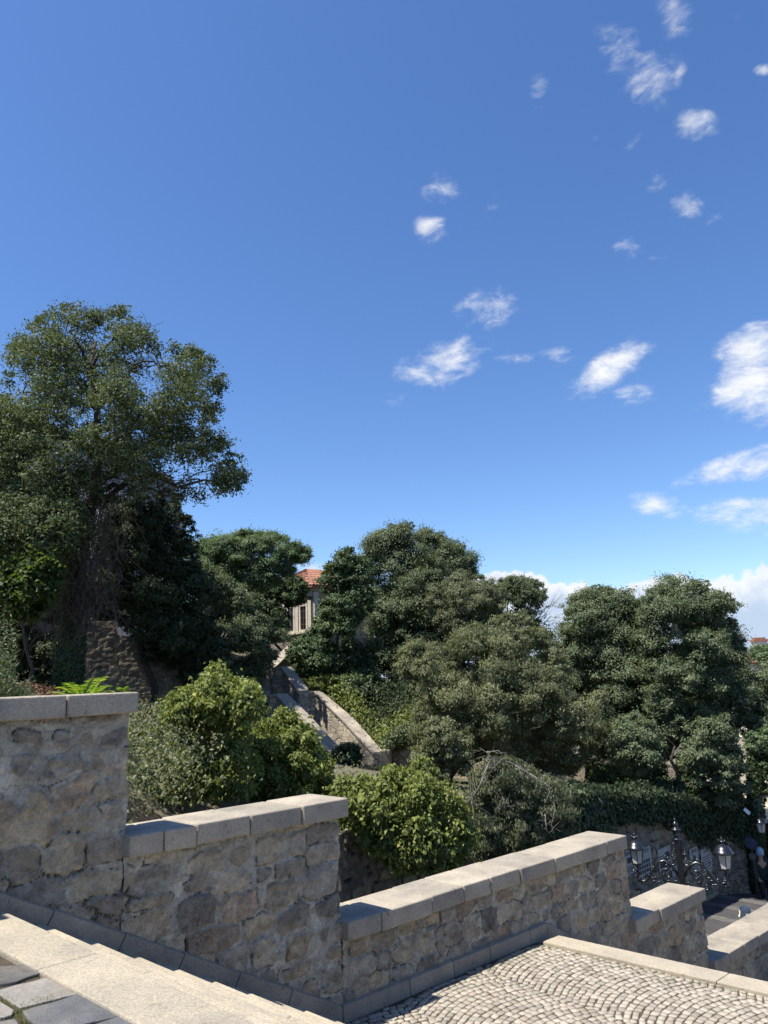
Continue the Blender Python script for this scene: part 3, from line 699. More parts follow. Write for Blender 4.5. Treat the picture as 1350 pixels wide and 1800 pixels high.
def clump_points(clumps, L, Wd, cov, rng, subr=.30, up=.45, inner=.22, flat=.8):
    """clumps: list of (centre, radius). Each carries many sprays of leaves over its surface."""
    P_, N_, S_, Vr = [], [], [], []
    for c, r in clumps:
        c = np.asarray(c); la = L*Wd*.5
        area = 4*math.pi*r*r; nl = int(area/la*cov*1.9)
        nsub = max(10, int(30*(r/ .6)**1.3)); per = max(6, int(nl/nsub))
        axs = rng.uniform(.74, 1.28, 3); ct = rng.uniform(-.16, .16)
        d = rand_dirs(rng, nsub); d[:, 2] = d[:, 2]*.9+.12
        facing = (d@(-c*[1, 1, 0]/np.linalg.norm(c[:2])))      # the side towards the steps carries more sprays
        keep = rng.rand(nsub) < np.where(facing < -.25, .45, 1.0); d = d[keep]; nsub = len(d)
        rs = r*subr*rng.uniform(.6, 1.35, nsub)
        cc = c+d*(r*rng.uniform(.5, 1.2, nsub))[:, None]*[1, 1, flat]*axs
        tone = rng.uniform(-.22, .22, nsub)+ct
        o = rng.normal(size=(nsub, per, 3))*.62; o[..., 2] *= .62
        P = cc[:, None]+o*rs[:, None, None]
        N = d[:, None]*.6+o*.3+rng.normal(size=o.shape)*.42; N[..., 2] += up*1.35
        P_.append(P.reshape(-1, 3)); N_.append(N.reshape(-1, 3)); S_.append(rng.uniform(.65, 1.25, nsub*per))
        Vr.append(np.clip(.45+tone[:, None]+rng.normal(size=(nsub, per))*.17, 0, 1).ravel())
        nsh = max(5, int(SHOOT*r/.5)); ps = max(8, int(.8*r/(L*.55)))          # loose shoots that break the outline
        ds = rand_dirs(rng, nsh); ds[:, 2] = ds[:, 2]*.8+.15; st = c+ds*r*rng.uniform(.55, .95, nsh)[:, None]
        dd = ds*.9+rng.normal(size=(nsh, 3))*.45; dd[:, 2] -= up*-.2; dd /= np.linalg.norm(dd, axis=1, keepdims=True)
        ln = r*SHL*rng.uniform(.3, .95, nsh)**1.3*1.1; tt = rng.rand(nsh, ps)
        Q = st[:, None]+dd[:, None]*(ln[:, None]*tt)[..., None]; Q[..., 2] -= (tt**2*ln[:, None])*.35; Q = Q+rng.normal(size=Q.shape)*L*.45
        Nq = rng.normal(size=Q.shape)*.8; Nq[..., 2] += .5
        P_.append(Q.reshape(-1, 3)); N_.append(Nq.reshape(-1, 3)); S_.append(rng.uniform(.7, 1.2, nsh*ps)); Vr.append(np.clip(.5+rng.normal(size=nsh*ps)*.2, 0, 1))
        ni = int(nl*inner*.16)                                   # large leaves filling the crown, its inner shade put into their dark colour
        if ni:
            d2 = rand_dirs(rng, ni); P_.append(c+d2*(r*rng.uniform(.15, .68, ni))[:, None]*[1, 1, flat]); N_.append(rng.normal(size=(ni, 3)))
            S_.append(rng.uniform(1.6, 2.8, ni)); Vr.append(rng.uniform(.0, .4, ni))
    return np.concatenate(P_), np.concatenate(N_), np.concatenate(S_), np.concatenate(Vr)
def pip(poly, x, y):
    ins = np.zeros(len(x), bool); n = len(poly)
    for i in range(n):
        x1, y1 = poly[i]; x2, y2 = poly[(i+1) % n]
        c = ((y1 > y) != (y2 > y)) & (x < (x2-x1)*(y-y1)/((y2-y1)+1e-12)+x1); ins ^= c
    return ins
def edged(poly, x, y):
    best = np.full(len(x), 1e9); n = len(poly)
    for i in range(n):
        a = np.array(poly[i], float); b = np.array(poly[(i+1) % n], float); ab = b-a
        t_ = np.clip(((x-a[0])*ab[0]+(y-a[1])*ab[1])/(ab@ab), 0, 1)
        best = np.minimum(best, np.hypot(x-a[0]-ab[0]*t_, y-a[1]-ab[1]*t_))
    return best
def fill(poly, depth, thick, rpx, n, rng, front=1.0):
    """spread clumps through the volume of a crown whose height and spread are known"""
    xs = [p[0] for p in poly]; ys = [p[1] for p in poly]; out = []; pts = []
    X = rng.uniform(min(xs), max(xs), 6000); Y = rng.uniform(min(ys), max(ys), 6000)
    k = pip(poly, X, Y); X = X[k]; Y = Y[k]; E_ = edged(poly, X, Y); em = E_.max()
    rim = (E_ < rpx[0]*.75) & (E_ > rpx[0]*.32); rest = E_ >= rpx[0]*.75
    ia, ib = np.where(rim)[0][:1500], np.where(rest)[0]; o_ = []; na = 0
    for q_, i_ in enumerate(ib):
        if na < len(ia) and q_ % 2 == 0: o_.append(ia[na]); na += 1
        o_.append(i_)
    X, Y, E_ = X[o_], Y[o_], E_[o_]
    for x, y, e in zip(X, Y, E_):
        if len(out) >= n*2.1: break
        r = rng.uniform(*rpx)
        if e < r*.8: r = max(rpx[0]*.5, e/.8)
        if e < rpx[0]*.3: continue
        prof = math.sqrt(max(0, 1-(1-min(1, e/em))**2)); side = 1 if rng.rand() < .33 else -1
        dz = side*thick*prof*rng.uniform(.35, 1.0)*(front if side < 0 else 1)
        rw_ = r*depth/FPX
        p = at(x, y, depth+dz)
        if any(np.linalg.norm(p-q) < (rw_+rq)*.25 for q, rq in pts): continue
        pts.append((p, rw_)); out.append((p, rw_))
    return out
def limbs(mb_, p0, p1, r0, r1, rng, wob=.12, n=6, sides=5):
    p0 = np.asarray(p0); p1 = np.asarray(p1); L = np.linalg.norm(p1-p0); pts = []; ra = []
    mid = (p0+p1)/2+np.array([0, 0, .12*L])
    for i in range(n+1):
        t_ = i/n; q = (1-t_)**2*p0+2*t_*(1-t_)*mid+t_*t_*p1
        if 0 < i < n: q = q+rng.normal(size=3)*wob*L*.15
        pts.append(q); ra.append(r0*(1-t_)+r1*t_)
    mb_.tube(pts, ra, sides, cap=False)
def tree(name, label, cat, polys, depth, thick, rpx, n, matn, L, Wd, cov, seed, base=None, tr=.16, bark='bark_dark', droop=.3, subr=.30, up=.45, nl=10, group=None, inner=.22, trunkpts=None, crown='crown', flat=.85, front=1.0):
    rng = np.random.RandomState(seed); k_ls = .74 if depth > 18 else .84; L *= k_ls; Wd *= k_ls
    cl = []
    for pl in (polys if isinstance(polys[0], list) else [polys]): cl += fill(pl, depth, thick, rpx, n, rng, front)
    C = np.array([c for c, r in cl]); ctr = C.mean(0)
    if base is None: base = (ctr[0], ctr[1]+.3)
    elif len(base) == 2 and isinstance(base[0], int): b_ = at(base[0], base[1], depth); base = (b_[0], b_[1])
    gz = ground(base[0], base[1])+H
    t_ = thing(name, label, cat, (base[0], base[1], gz), group)
    P, N, S, Vr = clump_points(cl, L, Wd, cov, rng, subr, up, inner, flat)
    k = P[:, 2] > gz+.02
    if k.mean() < .99: P, N, S, Vr = P[k], N[k], S[k], Vr[k]
    leaf_mesh(crown, P, N, L*S, Wd*S, droop, matn, t_, Vr, rng)
    mb_ = MB()
    if trunkpts is None:
        top = np.array([ctr[0], ctr[1], ctr[2]+.2*(C[:, 2].max()-ctr[2])]); b = np.array([base[0], base[1], gz-.2])
        trunkpts = [b+(top-b)*q+np.r_[rng.normal(size=2)*.05*np.linalg.norm(top-b)*(0 < q < 1), 0] for q in (0, .2, .4, .6, .8, 1)]
    m_ = len(trunkpts); ra = [tr*(1-.78*i/(m_-1)) for i in range(m_)]; ra[0] *= 1.3
    mb_.tube(trunkpts, ra, 9); ch = rng.permutation(len(cl))[:nl]
    for i in ch:
        c, r = cl[i]
        j = min(range(m_), key=lambda q: abs(trunkpts[q][2]-(c[2]-.45*np.linalg.norm((c-trunkpts[q])[:2])))) 
        j = max(1, j); limbs(mb_, trunkpts[j], c+(c-ctr)*.05, ra[j]*.5, .012, rng)
        for q in range(3): limbs(mb_, trunkpts[j]+(c-trunkpts[j])*.6, c+rand_dirs(rng, 1)[0]*r*.8, ra[j]*.2, .006, rng, n=4, sides=4)
    mb_.build('trunk', MAT[bark], t_, smooth=True)
    return t_, cl, trunkpts

# ------------------------------------------------------------------ trees and shrubs
DEN = 1.0
tg = 'trees on the hillside'
T1 = [[(-60,700),(0,700),(10,640),(22,600),(55,562),(110,535),(160,548),(215,538),(255,578),(282,605),(330,600),(372,632),(402,650),(388,700),(380,745),(400,788),(432,812),(438,850),(405,872),(340,885),(250,880),(100,900),(-60,900)],
      [(-60,880),(120,850),(150,930),(110,985),(40,1000),(-60,1000)]]
b = at(120, 1214, 20.)
tp = [at(x, y, d) for x, y, d in ((118,1225,20),(122,1160,20),(127,1090,20),(137,1010,20),(152,930,20),(168,860,20),(174,790,20),(170,720,20.1),(158,650,20.2),(168,600,20.2))]
SHOOT = 34; SHL = 1.35
t1, cl1, _ = tree('tall_tree', 'tallest tree at the left with a loose glossy crown and a leaning vine-hung trunk', 'tree', T1, 20., 2.6, (18,38), 100, 'leaf_glossy', .115, .07, .22*DEN, 1,
     base=(b[0], b[1]), tr=.24, droop=.45, subr=.36, up=.25, nl=0, trunkpts=tp, inner=.05)
SHOOT = 13; SHL = 1.15
rng = np.random.RandomState(99)
for (j, tgt, r0) in ((4,(60,900,19.5),.09),(4,(20,950,19.2),.07),(5,(300,870,19.5),.10),(5,(400,850,19),.09),(5,(250,800,19),.08),(6,(60,760,19.5),.10),(6,(280,740,19.4),.10),(6,(330,680,19.6),.08),(7,(100,640,20),.08),(7,(250,640,20),.09),(8,(120,580,20),.06),(8,(215,580,20),.06),(5,(-20,830,19.8),.10),(7,(40,690,20),.07),(8,(300,640,20.5),.06)):
    mbx = MB(); e = at(*tgt); p0 = tp[j]; limbs(mbx, p0, e, r0, .018, rng, .2, 9, 6)
    for q in range(9):
        f_ = rng.uniform(.3, 1); a = p0+(e-p0)*f_; a = a+np.array([0, 0, .48*f_*(1-f_)*np.linalg.norm(e-p0)*.5]); L_ = rng.uniform(.7, 1.9); d = rand_dirs(rng, 1)[0]; d[2] = d[2]*.7
        limbs(mbx, a, a+d*L_, .022, .006, rng, .3, 5, 4)
        for w_ in range(2): d2 = rand_dirs(rng, 1)[0]; limbs(mbx, a+d*L_*.7, a+d*L_*.7+d2*.6, .009, .004, rng, .3, 3, 3)
    mbx.build('branch', MAT['bark_dark'], t1, smooth=True)
n = 5200; f_ = rng.beta(1.1, 1.6, n)*3.2; k = np.clip(f_.astype(int), 0, 8); q_ = (f_-k)[:, None]; tpa = np.array(tp)
an = rng.uniform(0, 2*math.pi, n); d = np.c_[np.cos(an), np.sin(an), rng.normal(size=n)*.2]; wr = .26+.22*fbm(an*2, f_*3, 3, 4)
leaf_mesh('climbing_ivy', tpa[k]*(1-q_)+tpa[k+1]*q_+d*wr[:, None], d+rng.normal(size=(n, 3))*.5, rng.uniform(.05, .09, n), rng.uniform(.04, .08, n), .7, 'leaf_ivy', t1, rng.uniform(0, .7, n), rng)
# dead vines hanging over the trunk
mbx = MB()
for i in range(620):
    y0 = rng.uniform(850, 1075); cx = np.interp(y0, [850, 930, 1010, 1090], [168, 152, 137, 127]); x0 = cx+rng.normal()*26
    p = at(x0, y0, 20+rng.uniform(-.75, .4)); ln = rng.uniform(.5, 2.3); pts = [p]; d = np.array([rng.normal()*.35, rng.normal()*.2, -1.])
    for k in range(8):
        d = d+rng.normal(size=3)*.42; d[2] = min(d[2], .25)-.18; d /= np.linalg.norm(d); p = p+d*ln/8; pts.append(p)
    mbx.tube(pts, list(np.linspace(rng.uniform(.008, .02), .004, 9)), 3, cap=False)
o = mbx.build('dead_vines', MAT['vine_dead'], smooth=True); tag(o, 'tangle of brown dead vines hanging over the trunk of the tallest tree', 'vines', kind='stuff')

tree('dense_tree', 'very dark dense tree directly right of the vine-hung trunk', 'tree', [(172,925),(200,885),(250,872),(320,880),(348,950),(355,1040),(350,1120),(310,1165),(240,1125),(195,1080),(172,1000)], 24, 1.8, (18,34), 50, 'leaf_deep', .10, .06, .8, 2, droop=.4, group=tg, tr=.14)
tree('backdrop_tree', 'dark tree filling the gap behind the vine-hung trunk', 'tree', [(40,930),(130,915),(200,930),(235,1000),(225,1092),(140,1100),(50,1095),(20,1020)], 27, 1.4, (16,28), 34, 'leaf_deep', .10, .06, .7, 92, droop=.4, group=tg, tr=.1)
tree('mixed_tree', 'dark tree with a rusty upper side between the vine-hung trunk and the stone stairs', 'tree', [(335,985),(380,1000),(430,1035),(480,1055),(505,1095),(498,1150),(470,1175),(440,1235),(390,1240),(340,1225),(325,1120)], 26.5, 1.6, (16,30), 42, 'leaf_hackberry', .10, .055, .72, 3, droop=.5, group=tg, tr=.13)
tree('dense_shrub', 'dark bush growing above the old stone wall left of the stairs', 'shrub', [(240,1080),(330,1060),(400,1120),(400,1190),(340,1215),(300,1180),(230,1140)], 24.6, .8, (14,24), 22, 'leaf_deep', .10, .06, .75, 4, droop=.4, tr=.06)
tree('feathery_tree', 'bright green feathery tree left of the red roofed house', 'tree', [(345,945),(372,940),(400,935),(440,928),(500,938),(545,962),(543,985),(520,1003),(500,1030),(450,1045),(400,1040),(352,1010)], 34, 2., (13,24), 50, 'leaf_feathery', .17, .045, .62, 5, droop=.35, base=(432,1100), tr=.13, group=tg, up=.7, flat=.55, front=.8)
tree('creeper_tree', 'dark leafy tree hanging over the left corner of the ochre house', 'tree', [[(440,1015),(500,1005),(530,1014),(543,1030),(546,1058),(525,1066),(480,1068),(440,1060)],[(448,1060),(480,1060),(505,1075),(505,1112),(480,1130),(450,1120)]], 38, .8, (8,15), 34, 'leaf_ivy', .11, .07, .8, 6, droop=.4, tr=.1)
tree('fig_bush', 'light green broad-leaved fig bush left of the vine-hung trunk', 'shrub', [(18,985),(60,968),(92,965),(108,1000),(98,1050),(70,1082),(20,1090),(-15,1070),(-10,1020)], 17.6, .7, (9,17), 40, 'leaf_fig', .16, .12, .5, 7, droop=.3, tr=.05, up=.8)
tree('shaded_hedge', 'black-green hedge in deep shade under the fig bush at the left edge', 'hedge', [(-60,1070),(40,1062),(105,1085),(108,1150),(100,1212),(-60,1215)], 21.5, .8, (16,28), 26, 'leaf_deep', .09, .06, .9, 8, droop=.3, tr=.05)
tree('ivy_column_tree', 'narrow ivy-clad tree standing against the red roofed house', 'tree', [[(590,978),(605,962),(640,962),(655,1000),(658,1080),(668,1130),(660,1170),(600,1180),(556,1160),(545,1110),(566,1060),(566,1010),(575,990)],[(505,1150),(530,1115),(560,1110),(600,1150),(590,1190),(530,1196)],[(590,1180),(650,1170),(672,1200),(665,1240),(640,1275),(600,1268),(585,1220)]], 29.5, 1.5, (11,22), 44, 'leaf_ivy', .12, .085, .72, 9, droop=.5, group=tg, subr=.34, tr=.16, base=(610,1230))
tree('round_dark_tree', 'highest round tree right of the red roofed house', 'tree', [(638,965),(665,935),(705,918),(745,925),(780,942),(812,960),(835,995),(836,1080),(800,1150),(740,1190),(680,1200),(650,1120),(642,1040)], 36, 3., (18,36), 60, 'leaf_hackberry', .13, .065, .72, 10, droop=.45, group=tg, tr=.22)
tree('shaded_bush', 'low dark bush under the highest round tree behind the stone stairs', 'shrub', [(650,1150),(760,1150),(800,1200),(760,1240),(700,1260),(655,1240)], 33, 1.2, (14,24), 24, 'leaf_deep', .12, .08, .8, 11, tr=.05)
tree('pale_crown_tree', 'pale grey-green tree with a thin visible stem in front of the highest round tree', 'tree', [(752,1040),(775,1008),(815,1000),(850,1012),(880,1040),(880,1090),(850,1120),(800,1150),(775,1110),(755,1080)], 31, 1.6, (12,22), 34, 'leaf_drooping', .11, .045, .70, 12, droop=.7, group=tg, tr=.10)
t9, c9, p9 = tree('small_dark_tree', 'small dark tree with bare twigs on its right side between the two big tree groups', 'tree', [(825,1030),(860,1022),(895,1013),(925,1010),(955,1025),(962,1046),(945,1075),(950,1110),(900,1130),(850,1110),(825,1075)], 37, 1.4, (8,20), 44, 'leaf_hackberry', .12, .06, .6, 13, group=tg, tr=.12)
mbx = MB(); rng = np.random.RandomState(5)
for i in range(16):
    p0 = at(945+rng.uniform(-10, 10), 1105+rng.uniform(-30, 10), 36.5); e = at(rng.uniform(950, 1000), rng.uniform(1035, 1110), 36.5); limbs(mbx, p0, e, .022, .006, rng, .5, 5, 4)
    for k in range(3): d = rand_dirs(rng, 1)[0]; limbs(mbx, e-(e-p0)*.4, e+d*.5, .01, .004, rng, .4, 3, 3)
mbx.build('bare_twigs', MAT['bark_grey'], t9)
tree('olive_crown_tree', 'broad olive-green tree with drooping sprays in the middle of the picture', 'tree', [(698,1145),(740,1128),(790,1135),(815,1100),(850,1080),(900,1068),(945,1085),(978,1125),(995,1180),(1055,1205),(1075,1250),(1050,1320),(1000,1365),(930,1345),(850,1330),(800,1350),(745,1340),(738,1270),(722,1205)], 22.5, 2.6, (17,34), 72, 'leaf_olive', .105, .042, .66, 14, base=(770,1372), droop=.95, subr=.33, up=.3, group=tg, tr=.15)
t11, c11, p11 = tree('drooping_tree', 'low grey-green drooping tree with pale dead branches behind the long parapet', 'tree', [(830,1362),(870,1328),(930,1340),(985,1372),(1004,1430),(1006,1478),(960,1488),(900,1500),(850,1520),(822,1510),(806,1425)], 15.2, .75, (13,26), 70, 'leaf_drooping', .085, .028, .66, 15, droop=1.2, subr=.36, up=.2, tr=.08, bark='bark_grey', base=(880,1420))
mbx = MB(); rng = np.random.RandomState(15)
for pl in ([(856,1322),(862,1335),(872,1350),(880,1362)],[(860,1330),(900,1340),(920,1350),(940,1385)],[(862,1335),(850,1360),(840,1385),(826,1398)],[(905,1345),(935,1365),(958,1400)],[(930,1360),(965,1385),(975,1410)],[(884,1400),(890,1412),(886,1425)],[(960,1430),(962,1460),(978,1480)],[(856,1322),(875,1320),(890,1330)],[(820,1410),(835,1395),(850,1365)]):
    pts = [at(x+rng.uniform(-2, 2), y+rng.uniform(-2, 2), 14.35+rng.uniform(-.1, .1)) for x, y in pl]
    mbx.tube(pts, list(np.linspace(.015, .005, len(pts))), 5)
    for k in range(5):
        i = rng.randint(0, len(pts)-1); f_ = rng.rand(); a = pts[i]*(1-f_)+pts[i+1]*f_; d = rand_dirs(rng, 1)[0]; d[2] -= .3; limbs(mbx, a, a+d*rng.uniform(.2, .5), .007, .003, rng, .3, 4, 3)
mbx.build('dead_branches', MAT['bark_grey'], t11, smooth=True)
tree('round_tree', 'round grey-green tree, left of the two joined crowns at the right', 'tree', [(988,1095),(1000,1055),(1040,1030),(1080,1032),(1115,1050),(1135,1080),(1150,1150),(1165,1230),(1140,1300),(1100,1340),(1060,1345),(1035,1300),(1062,1250),(1010,1190),(995,1140)], 27, 2.4, (17,34), 62, 'leaf_hackberry', .11, .052, .70, 16, base=(1065,1415), droop=.6, group=tg, tr=.2)
tree('domed_tree', 'domed tree with the highest crown at the right, beside the far orange roofs', 'tree', [(1118,1060),(1150,1035),(1190,1018),(1240,1024),(1282,1048),(1300,1085),(1298,1120),(1318,1150),(1312,1230),(1290,1300),(1230,1330),(1160,1310),(1130,1220),(1125,1120)], 25, 2.6, (18,36), 66, 'leaf_hackberry', .105, .052, .70, 17, base=(1160,1425), droop=.6, group=tg, tr=.22)
tree('low_leafy_tree', 'lower leafy tree in front of the two joined crowns at the right', 'tree', [[(1075,1262),(1120,1250),(1165,1290),(1150,1340),(1110,1375),(1078,1340)],[(1205,1265),(1260,1262),(1300,1300),(1312,1380),(1290,1425),(1225,1400),(1200,1330)]], 21.5, 1.2, (14,26), 24, 'leaf_hackberry', .10, .048, .7, 18, droop=.6, group=tg, tr=.12)
tree('understorey', 'dark leafy undergrowth between the trunks above the ivy on the street wall', 'shrub', [(1040,1350),(1090,1345),(1150,1365),(1210,1375),(1300,1385),(1310,1440),(1200,1440),(1100,1440),(1045,1425)], 22.2, 1.2, (12,22), 40, 'leaf_ivy', .10, .06, .7, 93, tr=.05)
tree('backdrop_hedge', 'dark thicket seen through the gaps behind the olive-green tree', 'hedge', [(690,1130),(800,1125),(900,1112),(960,1135),(990,1200),(1000,1310),(900,1330),(720,1300)], 33, 1.6, (18,32), 44, 'leaf_deep', .12, .07, .75, 95, tr=.06)
tree('gap_tree', 'grey-green tree closing the gap between the two big tree groups', 'tree', [(975,1130),(1000,1110),(1040,1180),(1060,1250),(1040,1310),(1000,1310),(960,1260)], 29, 1.4, (14,26), 34, 'leaf_hackberry', .11, .052, .7, 94, group=tg, droop=.6, base=(1045,1400), tr=.12)
tree('edge_tree', 'grey-green tree cut off by the right edge of the photo', 'tree', [(1300,1200),(1325,1165),(1400,1160),(1450,1250),(1420,1370),(1345,1400),(1315,1340)], 24, 1.5, (15,28), 30, 'leaf_hackberry', .105, .05, .7, 19, droop=.6, group=tg, tr=.15)
tree('edge_sapling', 'small bright leafy sapling at the right edge above the street', 'tree', [(1310,1290),(1350,1275),(1390,1300),(1390,1390),(1330,1400),(1318,1350)], 22, .5, (8,14), 16, 'leaf_feathery', .12, .05, .5, 20, tr=.04)
for i, (px, y0, y1, wpx, dp, lb) in enumerate(((1062,1435,1335,26,24,'thick ivy-wrapped dark trunk right of the patch of dry earth'),(1140,1440,1335,26,22.5,'ivy-wrapped dark trunk above the left lantern of the lamp post'),(1215,1430,1330,20,22,'ivy-wrapped trunk above the right lantern of the lamp post'),(1328,1560,1300,12,22.6,'dark ivy-covered trunk above the street corner at the right'))):
    rng = np.random.RandomState(300+i); n = 5200; yy = rng.uniform(y1, y0, n); an = rng.uniform(0, 2*math.pi, n)
    c = np.array([at(px, y, dp) for y in np.linspace(y1, y0, 9)]); f_ = (yy-y1)/(y0-y1)*8; k = np.clip(f_.astype(int), 0, 7); q = (f_-k)[:, None]
    base_ = c[k]*(1-q)+c[k+1]*q; rw_ = wpx*dp/FPX*(.8+.35*rng.rand(n)); d = np.c_[np.cos(an), np.sin(an), rng.normal(size=n)*.2]
    g_ = thing('ivy_clad_tree', lb, 'tree', c[-1]-[0, 0, 0], 'ivy-clad trunks'); g_.location[2] = min(c[-1][2], ground(c[-1][0], c[-1][1])+H); ROOT[g_.name] = np.array(g_.location)
    leaf_mesh('ivy', base_+d*rw_[:, None], d+rng.normal(size=(n, 3))*.5, rng.uniform(.06, .11, n), rng.uniform(.05, .09, n), .7, 'leaf_ivy', g_, rng.uniform(0, .6, n), rng)
    mbx = MB(); mbx.tube([c[-1]-[0, 0, .6], c[4], c[0]], [wpx*dp/FPX*.8]*3, 9); mbx.build('trunk', MAT['bark_dark'], g_, smooth=True)

sg = 'light green shrubs behind the parapet'
SHOOT = 30; SHL = 1.9
tree('fresh_shrub', 'large light green shrub behind the upper end of the second coping run', 'shrub', [[(222,1290),(250,1272),(268,1290),(290,1262),(330,1262),(350,1282),(400,1270),(445,1285),(452,1330),(440,1400),(400,1430),(300,1445),(222,1455)],[(300,1262),(310,1222),(322,1208),(336,1230),(340,1265)],[(345,1280),(352,1205),(372,1176),(385,1166),(396,1185),(404,1215),(398,1270)],[(405,1275),(408,1218),(425,1196),(444,1204),(450,1235),(436,1262)]], 12.6, 1.1, (9,22), 62, 'leaf_fresh', .10, .052, .48, 21, droop=.8, tr=.04, subr=.36, group=sg, base=(330,1400))
tree('fresh_shrub', 'medium green shrub in front of the sloping lower stair parapet', 'shrub', [(425,1300),(452,1266),(470,1272),(492,1248),(515,1250),(530,1275),(545,1272),(556,1310),(580,1345),(588,1385),(560,1412),(500,1420),(440,1420)], 14.5, 1.0, (9,22), 62, 'leaf_fresh', .10, .052, .48, 22, droop=.7, tr=.04, subr=.36, group=sg)
tree('fresh_shrub', 'light green shrub tumbling over the street wall left of the drooping tree', 'shrub', [(583,1390),(600,1368),(618,1380),(640,1358),(665,1372),(690,1340),(712,1352),(745,1330),(768,1350),(785,1385),(815,1410),(822,1445),(836,1480),(805,1515),(780,1542),(740,1525),(700,1535),(668,1498),(650,1500),(632,1462),(600,1445)], 12.9, .75, (9,23), 96, 'leaf_fresh', .095, .055, .44, 23, droop=.8, tr=.04, subr=.36, group=sg, base=(660,1470))
SHOOT = 14; SHL = 1.0
tree('round_bush', 'small round dark bush at the foot of the sloping stair parapet', 'shrub', [(578,1345),(583,1318),(607,1305),(632,1315),(638,1342),(615,1358)], 21.5, .45, (9,15), 16, 'leaf_ivy', .075, .045, .8, 24, tr=.03)
tree('low_bush', 'low dark green bush below the small round bush beside the stair foot', 'shrub', [(600,1372),(632,1350),(668,1345),(690,1362),(660,1385),(615,1392)], 20.5, .5, (8,14), 18, 'leaf_olive', .075, .04, .8, 25, tr=.03)
tree('hill_bush', 'bright low bush on the bank between stair wall and ivy-clad tree', 'shrub', [(520,1196),(560,1188),(610,1186),(625,1205),(590,1222),(530,1215)], 28.2, .5, (7,12), 20, 'leaf_fresh', .09, .05, .7, 26, tr=.03)
tree('thin_tree', 'slender tree with an open crown standing left of the olive-green tree', 'tree', [(745,1255),(790,1260),(830,1300),(828,1350),(790,1385),(750,1375),(720,1340),(735,1290)], 18.5, .9, (11,20), 26, 'leaf_olive', .09, .042, .5, 27, tr=.07, droop=.9)
# ivy and ground cover
def cover(name, label, cat, pxs, matn, L, Wd, n, seed, dep, spread, droop=.7, kind='stuff', up=.7):
    rng = np.random.RandomState(seed); P = []
    pl = np.array([at(x, y, d) for x, y, d in zip([p[0] for p in pxs], [p[1] for p in pxs], dep)])
    k = rng.randint(0, len(pl)-1, n); f_ = rng.rand(n)[:, None]; P = pl[k]*(1-f_)+pl[k+1]*f_
    P = P+rng.normal(size=(n, 3))*np.array(spread)
    N = rng.normal(size=(n, 3))*.6-MS*.4; N[:, 2] += up
    v_ = .45+.5*(fbm(P[:, 0]*2, P[:, 2]*2, 3, seed)-.5)+rng.normal(size=n)*.15
    o = leaf_mesh(name, P, N, L*rng.uniform(.6, 1.3, n), Wd*rng.uniform(.6, 1.3, n), droop, matn, None, v_, rng); return tag(o, label, cat, kind=kind)
def ivy_on_wall(name, label, sa, sb, drop, n, matn, seed, top_in=.7, L=.09, kind='stuff'):
    rng = np.random.RandomState(seed); s = rng.uniform(sa, sb, n); dr = np.array([drop(x) for x in s])*(.55+.9*fbm(s*1.7, s*0, 3, seed))
    z = np.array([rtop(x) for x in s])+.25-np.abs(rng.beta(1.0, 1.5, n))*(dr+.2); over = rng.rand(n) < .25
    m_ = np.where(over, WALLM+rng.uniform(0, top_in, n), WALLM-.05-.28*rng.rand(n)*(1-.4*(z < -4)))
    bumpy = .55*fbm(s*.9, s*0+seed, 4, seed)
    z = np.where(over, np.array([rtop(x) for x in s])+.05+rng.rand(n)*(.1+bumpy), z+.5*(bumpy-.25))
    P = US*s[:, None]+MS*m_[:, None]+np.array([0, 0, 1.])*(z+H)[:, None]; N = -MS[None]*.6+rng.normal(size=(n, 3))*.5; N[:, 2] += .5
    o = leaf_mesh(name, P, N, L*rng.uniform(.6, 1.3, n), L*.75*rng.uniform(.6, 1.3, n), 1.0, matn, None, np.clip(.4+.6*(fbm(s*2, z*2, 3, seed)-.5)+rng.normal(size=n)*.15, 0, 1), rng); return tag(o, label, 'ivy', kind=kind)
ivy_on_wall('hanging_ivy', 'dark ivy hanging over the top of the street wall above the notices', 14.3, 22.7, lambda s: float(np.interp(s, [14.3, 15, 17, 19, 21, 22.6], [.7, .62, .55, .75, 1.3, .9])), 21000, 'leaf_deep', 41)
ivy_on_wall('sunlit_ivy', 'green ivy spilling over the street wall beside the dry earth', 13.4, 15.6, lambda s: .9, 4200, 'leaf_hackberry', 42)
cover('bank_creeper', 'yellow-green creeper on the bank beside the stair wall', 'creeper', [(600,1215),(640,1265),(665,1300),(690,1300),(710,1275),(745,1255)], 'leaf_fresh', .10, .07, 5200, 43, (27.5,26.6,26,25.2,25,25), (.28,.3,.22))
cover('terrace_ivy', 'ivy tumbling over the dark terrace wall right of the square grey pier', 'ivy', [(686,1305),(705,1290),(748,1285),(745,1320)], 'leaf_hackberry', .10, .07, 3600, 46, (24.4,24.4,24.2,24.2), (.15,.15,.16))
cover('shade_creeper', 'dark creeper covering the shaded bank behind the stairs', 'creeper', [(640,1215),(700,1225),(740,1215),(730,1250),(680,1255),(660,1290)], 'leaf_deep', .11, .08, 7000, 44, (28.5,28,28,26.5,27,26.5), (.5,.5,.3))
cover('wall_moss', 'tangled undergrowth at the foot of the slope behind the shrubs', 'undergrowth', [(215,1390),(235,1330),(245,1270),(330,1280),(450,1300),(600,1400),(700,1400),(800,1420)], 'leaf_olive', .065, .034, 20000, 45, (9.5,10.5,13,15,16,17,17,17), (.5,.6,.22))
